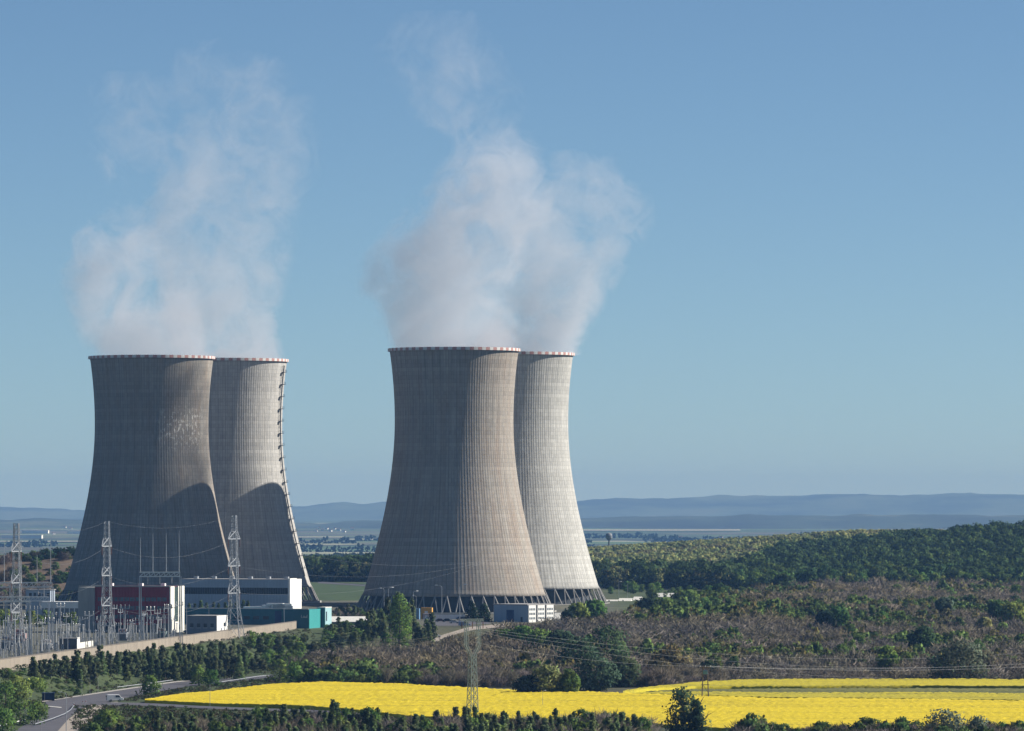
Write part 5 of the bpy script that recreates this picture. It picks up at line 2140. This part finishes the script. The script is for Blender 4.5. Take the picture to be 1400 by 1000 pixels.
# --- scrub land: salient trees first
sal = [(712, 884, 26, 40, 'leafy', C_LEAF, 'bright green bushy tree below the grey building, left of the dark tree mass'), (738, 896, 34, 44, 'leafy', C_LEAF, 'fresh green tree between the grey building and the dark tree mass'),
       (690, 880, 18, 30, 'leafy', C_LEAF, 'low green tree nearest the forked pylon'), (790, 925, 50, 60, 'd', (.060, .095, .050), 'largest dark green tree of the mass below the pale tower'),
       (830, 915, 56, 60, 'd', (.075, .115, .050), 'tall green tree on the sunny side of the dark mass below the pale tower'), (812, 945, 44, 60, 'd', (.050, .080, .048), 'dark tree at the field edge below the dark mass'),
       (850, 940, 40, 50, 'd', (.062, .095, .045), 'dark green tree where the two yellow fields meet'), (765, 900, 36, 44, 'd', (.062, .098, .052), 'dark green tree left in the mass below the pale tower'),
       (748, 950, 38, 44, 'd', C_OLIVE, 'round olive tree with catkins at the yellow field edge'), (777, 950, 34, 32, 'leafy', C_LIME, 'light green tree beside the round olive tree at the field edge'),
       (722, 950, 24, 40, 'd', (.022, .036, .030), 'low dark bush at the field edge left of the round olive tree'),
       (918, 930, 46, 48, 'd', (.135, .115, .050), 'yellowish budding tree behind the duller yellow field'), (900, 934, 32, 40, 'd', C_STRAW, 'smaller straw coloured tree beside the yellowish budding tree'),
       (1142, 868, 36, 44, 'leafy', (.050, .095, .030), 'isolated fresh green tree in the brown scrub'), (1128, 868, 32, 26, 'd', (.022, .042, .026), 'dark tree touching the isolated fresh green tree'),
       (1212, 926, 42, 34, 'leafy', C_LIME, 'light green tree at the duller field edge'), (1262, 900, 44, 34, 'leafy', (.060, .105, .045), 'green tree behind the round willow by the duller field'),
       (1312, 932, 52, 84, 'dome', C_WILLOW, 'big round pale willow at the duller field edge'), (1344, 928, 38, 42, 'dome', (.14, .135, .085), 'straw coloured side bush of the big round willow'),
       (1290, 842, 24, 26, 'leafy', (.085, .12, .08), 'pale grey green tree in the brown scrub below the woods'), (1385, 860, 36, 40, 'leafy', C_LIME, 'light green tree at the right end of the brown scrub'),
       (1362, 852, 30, 26, 'leafy', (.05, .09, .03), 'green tree next to the light green tree at the scrub end'), (1345, 868, 22, 26, 'leafy', C_OLIVE, 'low olive tree before the light green tree at the scrub end'),
       (790, 848, 22, 30, 'leafy', C_LIME, 'light green shrub right of the concrete wall under the pale tower'), (812, 846, 24, 30, 'leafy', C_LEAF, 'green shrub under the legs of the pale tower'),
       (776, 850, 14, 16, 'd', (.03, .045, .03), 'small dark shrub at the end of the short concrete wall'), (884, 838, 18, 30, 'd', (.03, .05, .03), 'dark bush before the white cabin past the pale tower'),
       (906, 838, 18, 40, 'leafy', C_LEAF, 'green bush before the longest white shed'), (940, 828, 18, 40, 'leafy', C_LEAF, 'spiky green bush right of the longest white shed'),
       (965, 826, 16, 40, 'leafy', (.075, .12, .03), 'fresh green bush at the bend of the dirt track'), (985, 822, 22, 30, 'd', C_DARK, 'dark bush over the dirt track bend'),
       (965, 932, 26, 30, 'd', (.03, .05, .028), 'dark green bush behind the twin wooden pole'), (1070, 812, 26, 30, 'd', C_DARK, 'dark tree at the corner of the woods beside the track')]
for i, (px, pb, hp, wp, kd, colr, lab) in enumerate(sal):
    g = G(px, pb)
    kk = g.y / FPX
    big_tree('leafy_tree' if hp > 26 else 'leafy_shrub', lab, 'tree' if hp > 26 else 'shrub', {'leafy': 'round', 'd': 'round', 'dome': 'dome'}[kd], 1200 + i, px, g.y, pb - hp, wp, colr, int(70 + wp * 1.3), 18, 3.4 * kk, .02,
             150 if kd == 'dome' else 0)


_r = random.Random(44)
for k in range(46):
    for _ in range(60):
        x, y = _r.uniform(60, 360), _r.uniform(1800, 3050)
        px, py = proj(x, y, hz(x, y))
        lo_ = float(np.interp(px, [640, 860, 900, 1000, 1500], [942, 949, 941, 932, 932]))
        if 880 < px < 1420 and 815 < py < lo_ - 6 and not (990 < px < 1120 and py < 850):
            break
    u = _r.random()
    kd = leafy if u < .5 else lime if u < .68 else darkt
    s_ = _r.uniform(.45, .95) if kd is not darkt else _r.uniform(.32, .6)
    plant_tree(_r.choice(kd), (x, y, hz(x, y) - .1), s_, {'l': 'green tree scattered singly through the brown scrub', 'y': 'light green tree scattered through the brown scrub', 'd': 'dark green tree scattered through the brown scrub'}['l' if kd is leafy else 'y' if kd is lime else 'd'],
               'green trees in the brown scrub' if kd is leafy else 'light green trees in the brown scrub' if kd is lime else 'dark trees in the brown scrub')
for k in range(34):
    px = _r.uniform(775, 985)
    y = _r.uniform(2880, 3070)
    x = P(px, 690, y).x
    if px < 860 and y < 2760:
        continue
    plant_tree(_r.choice(bushy + leafy), (x, y, hz(x, y) - .1), _r.uniform(.5, .9), 'green bush on the open strip before the woods past the pale tower', 'green bushes before the woods past the pale tower')


# --- scrub as individuals where they show largest, and as one mass behind
def in_scrub(px, py):
    if px < 405 or px > 1500:
        return False
    lo = float(np.interp(px, [405, 640, 860, 900, 1000, 1500], [934, 942, 949, 941, 932, 932]))
    up = float(np.interp(px, [405, 470, 560, 600, 690, 760, 830, 900, 960, 1040, 1100, 1500], [912, 892, 896, 886, 866, 858, 850, 838, 826, 812, 800, 796]))
    return up < py < lo


pts = []
for k in range(75000):
    x = rng.uniform(-75, 420)
    y = rng.uniform(1690, 3420)
    z = hz(x, y)
    px, py = proj(x, y, z)
    if in_scrub(px, py):
        cl = .5 + .5 * float(wav(x, y, 26, 2.0)) + rng.gauss(0, .12)
        if cl < .22:
            continue
        pts.append((y, x, z, px, py))
pts.sort()
# thin out to a natural spacing
grid = {}
keep = []
for p in pts:
    c = (int(p[1] / 2.6), int(p[0] / 5.2))
    if c in grid:
        continue
    grid[c] = 1
    keep.append(p)


def scrub_kind(x, y, px, py):
    g = float(wav(x, y, 48, .9)) + rng.gauss(0, .25)
    if px > 850 and px < 1010 and py < 885:
        g += .55
    if 600 < px < 700:
        g -= .4
    if g > .62:
        return 'green'
    if g > .38:
        return 'olive'
    return 'bare'


ind, mass = keep[:270], keep[270:]
for (y, x, z, px, py) in ind:
    kd = scrub_kind(x, y, px, py)
    if kd == 'bare':
        plant_tree(rng.choice(bare[:2] if rng.random() < .6 else baret), (x, y, z - .1), rng.uniform(.55, .95), 'leafless brown bush in the scrub strip along the far edge of the yellow fields', 'leafless bushes along the yellow fields')
    elif kd == 'olive':
        plant_tree(rng.choice(bare[2:]), (x, y, z - .1), rng.uniform(.55, .95), 'half leafed olive bush in the scrub strip along the yellow fields', 'half leafed bushes along the yellow fields')
    else:
        plant_tree(rng.choice(bushy), (x, y, z - .1), rng.uniform(.6, 1.1), 'green bush in the scrub strip along the yellow fields', 'green bushes along the yellow fields')


def merged(name, label, items, lib, mat):
    """one mesh of many plants: items = (x, y, z, sx, sz, rz, which, tint)"""
    Vs, Fs, Cs = [], [], []
    n = 0
    for (x, y, z, sx, sz, rz, w_, tint) in items:
        V, F, C = lib[w_]
        c, s_ = math.cos(rz), math.sin(rz)
        q = np.empty_like(V)
        q[:, 0] = x + (V[:, 0] * c - V[:, 1] * s_) * sx
        q[:, 1] = y + (V[:, 0] * s_ + V[:, 1] * c) * sx
        q[:, 2] = z + V[:, 2] * sz
        Vs.append(q)
        Fs.append(F + n)
        D = C.copy()
        D[:, :3] *= np.array(tint)
        D[:, 3] = C[:, 3] * c - C[:, 4] * s_
        D[:, 4] = C[:, 3] * s_ + C[:, 4] * c
        Cs.append(D)
        n += len(V)
    V, F, C = np.concatenate(Vs), np.concatenate(Fs), np.concatenate(Cs)
    o = ob(name, mesh_np(name, V, F, [mat], col=C))
    return tag(o, label, None, None, 'stuff')


lib = {}
for i in range(4):
    lib['b%d' % i] = twigs(700 + i, 170, C_BROWN if i % 2 else C_PURPLE, 4.2, 3.0, .085, up=.55)
    V, F, C = crown('dome', 720 + i, 18, 7, .9, (.078, .122, .040), 3.6, 2.6, .02)
    lib['g%d' % i] = (V, F, C)
    V2, F2, C2 = twigs(740 + i, 100, C_BROWN, 4, 2.7, .085, up=.55)
    V3, F3, C3 = crown('dome', 760 + i, 9, 5, .9, (.085, .085, .035), 3.8, 2.6, .05)
    lib['o%d' % i] = (np.vstack([V2, V3]), np.vstack([F2, F3 + len(V2)]), np.vstack([C2, C3]))
items = []
for (y, x, z, px, py) in mass:
    kd = scrub_kind(x, y, px, py)[0]
    s_ = min(2.0, max(.45, rng.lognormvariate(-.12, .32)))
    tv = rng.uniform(.75, 1.25)
    wq = .5 + .5 * float(wav(x, y, 41, 3.1))
    t3 = (tv * (.86 + .22 * wq), tv * (.92 + .16 * wq), tv * (.95 - .1 * wq))
    items.append((x, y, z - .1, s_, s_ * rng.uniform(.8, 1.2), rng.uniform(0, 6.28), '%s%d' % (kd, rng.randrange(4)), t3))
merged('scrub', 'leafless brown and purple scrub with green patches covering the open land', items, lib, FOL_BARE)

# grass and weeds on the bank
gl = {'t%d' % i: twigs(800 + i, 26, GRASS * 1.25 if i % 2 else DRY * .9, .9, 1.1, .14, up=1.6) for i in range(4)}
items = []
for k in range(5200):
    px = rng.uniform(-20, 420)
    x = rng.uniform(-175, -60)
    y = rng.uniform(1400, 2140)
    E = float(np.interp(x, EX, EY))
    if y > E - 6 or y < 1440:
        continue
    z = hz(x, y)
    px, py = proj(x, y, z)
    if not (-20 < px < 430):
        continue
    upr = float(np.interp(px, [-20, 60, 160, 240, 372], [990, 962, 945, 933, 922]))
    if py > upr - 1.5:
        continue
    s_ = rng.uniform(.6, 1.4)
    tv = rng.uniform(.7, 1.3)
    items.append((x, y, z, s_, s_, rng.uniform(0, 6.28), 't%d' % rng.randrange(4), (tv, tv, tv)))
for k in range(9000):
    x = rng.uniform(-150, -5)
    y = rng.uniform(1365, 1800)
    z = hz(x, y)
    px, py = proj(x, y, z)
    if not (100 < px < 640):
        continue
    rl = float(np.interp(px, [100, 124, 150, 190, 260, 376], [980, 965, 961.5, 952.5, 940, 928]))
    fu = float(np.interp(px, [198, 240, 300, 340, 380, 450, 520, 640], [960, 953, 947.5, 942, 937.5, 935, 937, 943]))
    bl = float(np.interp(px, [128, 200, 300, 420, 525, 640], [966.5, 967, 972, 976, 981, 990]))
    if (py > rl and py < fu - .8 and px < 470) or py > bl:
        s_ = rng.uniform(.5, 1.3)
        tv = rng.uniform(.7, 1.4)
        items.append((x, y, z, s_, s_, rng.uniform(0, 6.28), 't%d' % rng.randrange(4), (tv, tv, tv)))
merged('bank_grass', 'rough grass and weeds on the bank below the beige wall', items, gl, FOL_BARE)

# --- woods on the right: dark near wood as trees, olive far wood and tree lines as masses
fl = {}
for i in range(5):
    fl['d%d' % i] = crown('round', 850 + i, 40, 10, 1.35, C_DARK, 13, 6.3, .08, .42)
    fl['o%d' % i] = crown('round', 870 + i, 26, 7, 1.5, (.195, .220, .088), 10, 4.4, .08, .16)
cand = []
for k in range(26000):
    y = rng.uniform(3130, 4150)
    x = rng.uniform(60, 560)
    z = hz(x, y)
    px, py = proj(x, y, z)
    left = float(np.interp(y, [3100, 3300, 3600, 4150], [1010, 985, 1000, 1080]))
    if px < left or px > 1520:
        continue
    cand.append((y, x, z, px))
cand.sort()
grid = {}
near_w, far_w = [], []
for p in cand:
    c = (int(p[1] / 9.5), int(p[0] / 13))
    if c in grid:
        continue
    grid[c] = 1
    near_w.append(p)
ind, mass = near_w[:230], near_w[230:]
tall = {}
for (y, x, z, px) in ind:
    edge = y < 3190
    pr = rng.choice(darkt)
    s_ = rng.uniform(.55, .95)
    if edge and rng.random() < .55:
        plant_tree(rng.choice(lime + leafy), (x, y, z - .3), rng.uniform(.8, 1.3), 'fresh green young tree along the near edge of the dark wood', 'young trees along the edge of the dark wood')
    else:
        plant_tree(pr, (x, y, z - .3), (s_ * .95, s_ * .95, s_), 'dark leafy tree in the front of the wood above the brown scrub', 'trees in the front of the dark wood')
items = []
for (y, x, z, px) in mass:
    s_ = rng.uniform(.55, 1.1)
    g = rng.random()
    tv = rng.uniform(.75, 1.3)
    t3 = (tv * 1.5, tv * 1.35, tv) if g < .12 else (tv, tv, tv)
    items.append((x, y, z - .3, s_, s_ * rng.uniform(.85, 1.1), rng.uniform(0, 6.28), 'd%d' % rng.randrange(5), t3))
merged('dark_wood', 'dark green wood covering the hill beyond the brown scrub', items, fl, FOL)
items = []
grid = {}
for k in range(60000):
    y = rng.uniform(3280, 5000)
    x = rng.uniform(45, 620)
    z = hz(x, y)
    px, py = proj(x, y, z)
    left = float(np.interp(y, [3100, 3300, 3600, 4150, 4400], [1010, 985, 1000, 1080, 1900]))
    if px > left or px < 790 or px > 1520:
        continue
    c = (int(x / 6.5), int(y / 9))
    if c in grid:
        continue
    grid[c] = 1
    s_ = rng.uniform(.7, 1.15)
    w_ = float(wav(x, y, 60, .3)) + rng.gauss(0, .16)
    tv = rng.uniform(.85, 1.15)
    if w_ > .55:
        t3 = (tv * .62, tv * .68, tv * .8)
    elif w_ < -.65:
        t3 = (tv * .8, tv * .72, tv * 1.0)
    elif y < 3650:
        t3 = (tv * .55, tv * .65, tv * .75)
    else:
        t3 = (tv, tv, tv)
    items.append((x, y, z - .3, s_, s_, rng.uniform(0, 6.28), 'o%d' % rng.randrange(5), t3))
merged('olive_wood', 'olive green budding wood rolling over the far hill past the pale tower', items, fl, FOL)
items = []
for k in range(900):
    px = rng.uniform(395, 560) if k % 3 else rng.uniform(780, 1000)
    y = rng.uniform(3440, 3620) if px < 700 else rng.uniform(3150, 3300)
    x = P(px, 690, y).x
    z = hz(x, y)
    s_ = rng.uniform(.8, 1.2)
    tv = rng.uniform(.6, 1.0)
    items.append((x, y, z - .3, s_, s_ * 1.05, rng.uniform(0, 6.28), ('o%d' if rng.random() < .6 else 'd%d') % rng.randrange(5), (tv * .75, tv * .72, tv * .75)))
merged('tree_line', 'brown green line of trees behind the meadow and the tower feet', items, fl, FOL)

# --- hedgerows and woods far out in the plain
bl = {'h%d' % i: crown('round', 890 + i, 9, 4, 5.0, (.028, .042, .022), 11, 8, .02) for i in range(4)}
items = []
for k in range(90):
    y0 = rng.uniform(6500, 8000) if k % 3 else rng.uniform(8200, 13500)
    x0 = rng.uniform(-.075, .075) * y0 * 1.6
    L = rng.uniform(80, 700) if k % 3 else rng.uniform(60, 420)
    an = rng.gauss(0, .18)
    for i in range(int(L / 9)):
        d = i * 9 + rng.uniform(-4, 4)
        x, y = x0 + math.cos(an) * d, y0 + math.sin(an) * d + rng.uniform(-9, 9)
        s_ = rng.uniform(.7, 1.4)
        tv = rng.uniform(.7, 1.3)
        items.append((x, y, hz(x, y) - .5, s_, s_, rng.uniform(0, 6.28), 'h%d' % rng.randrange(4), (tv, tv, tv)))
merged('hedgerow_trees', 'dark hedgerows and small woods spread over the far plain', items, bl, FOL)

for p in spruce + pine + leafy + lime + darkt + bushy + bare + baret:
    if p.name not in _used:
        for ch in list(p.children):
            bpy.data.objects.remove(ch)
        bpy.data.objects.remove(p)

# ================================================================== HAZE
hm_ = bpy.data.materials.new('haze_air')
t = nt(hm_)
pv = N(t, 'ShaderNodeVolumePrincipled')
pv.inputs['Color'].default_value = (.162, .345, .70, 1)
pv.inputs['Absorption Color'].default_value = (.355, .223, 0, 1)
pv.inputs['Density'].default_value = 1 / 26000
pv.inputs['Anisotropy'].default_value = 0.0
o = N(t, 'ShaderNodeOutputMaterial')
link(t, pv.outputs[0], o.inputs['Volume'])
tag(MB().box(-16500, 16500, -700, 48600, -47, 300).build('haze', hm_), 'thin bluish haze lying over the plain', None, None, 'stuff')

# ================================================================== LIGHT, SKY, CAMERA
SUN_EL, SUN_AZ = R(34), R(-12)      # azimuth: from +X turned towards the camera
sd = Vector((math.cos(SUN_EL) * math.cos(SUN_AZ), -math.cos(SUN_EL) * math.sin(SUN_AZ), math.sin(SUN_EL)))
sl = bpy.data.lights.new('sun', 'SUN')
sl.energy = 4.6
sl.angle = R(.53)
sl.color = (1.0, .95, .88)
so = bpy.data.objects.new('sun', sl)
COL.objects.link(so)
so.rotation_euler = (-sd).to_track_quat('-Z', 'Y').to_euler()
so.location = (600, 1800, 500)

w = bpy.data.worlds.new('World')
S.world = w
w.use_nodes = True
t = w.node_tree
t.nodes.clear()
sky = t.nodes.new('ShaderNodeTexSky')
sky.sky_type = 'NISHITA'
sky.sun_disc = False
sky.sun_elevation = SUN_EL
sky.sun_rotation = math.atan2(sd.x, sd.y)
sky.altitude = 300
sky.air_density = .5
sky.dust_density = .2
sky.ozone_density = 4.5
bg = t.nodes.new('ShaderNodeBackground')
bg.inputs[1].default_value = .058
wo = t.nodes.new('ShaderNodeOutputWorld')
link(t, mixc(t, 1.0, sky.outputs[0], (.92, .975, .905), 'MULTIPLY'), bg.inputs[0])
link(t, bg.outputs[0], wo.inputs[0])

cam = bpy.data.cameras.new('camera')
cam.sensor_width = 36
cam.lens = 36 * FPX / 1400
cam.clip_start = 1
cam.clip_end = 120000
co = bpy.data.objects.new('camera', cam)
COL.objects.link(co)
co.location = (0, 0, CAMZ)
co.rotation_euler = (math.pi / 2 + TH, 0, 0)
S.camera = co

S.view_settings.view_transform = 'Standard'
S.view_settings.look = 'None'
S.view_settings.gamma = 1
S.view_settings.exposure = .84
c = S.cycles
c.max_bounces = 5
c.diffuse_bounces = 2
c.glossy_bounces = 2
c.transmission_bounces = 2
c.volume_bounces = 1
c.use_denoising = True
c.volume_max_steps = 512
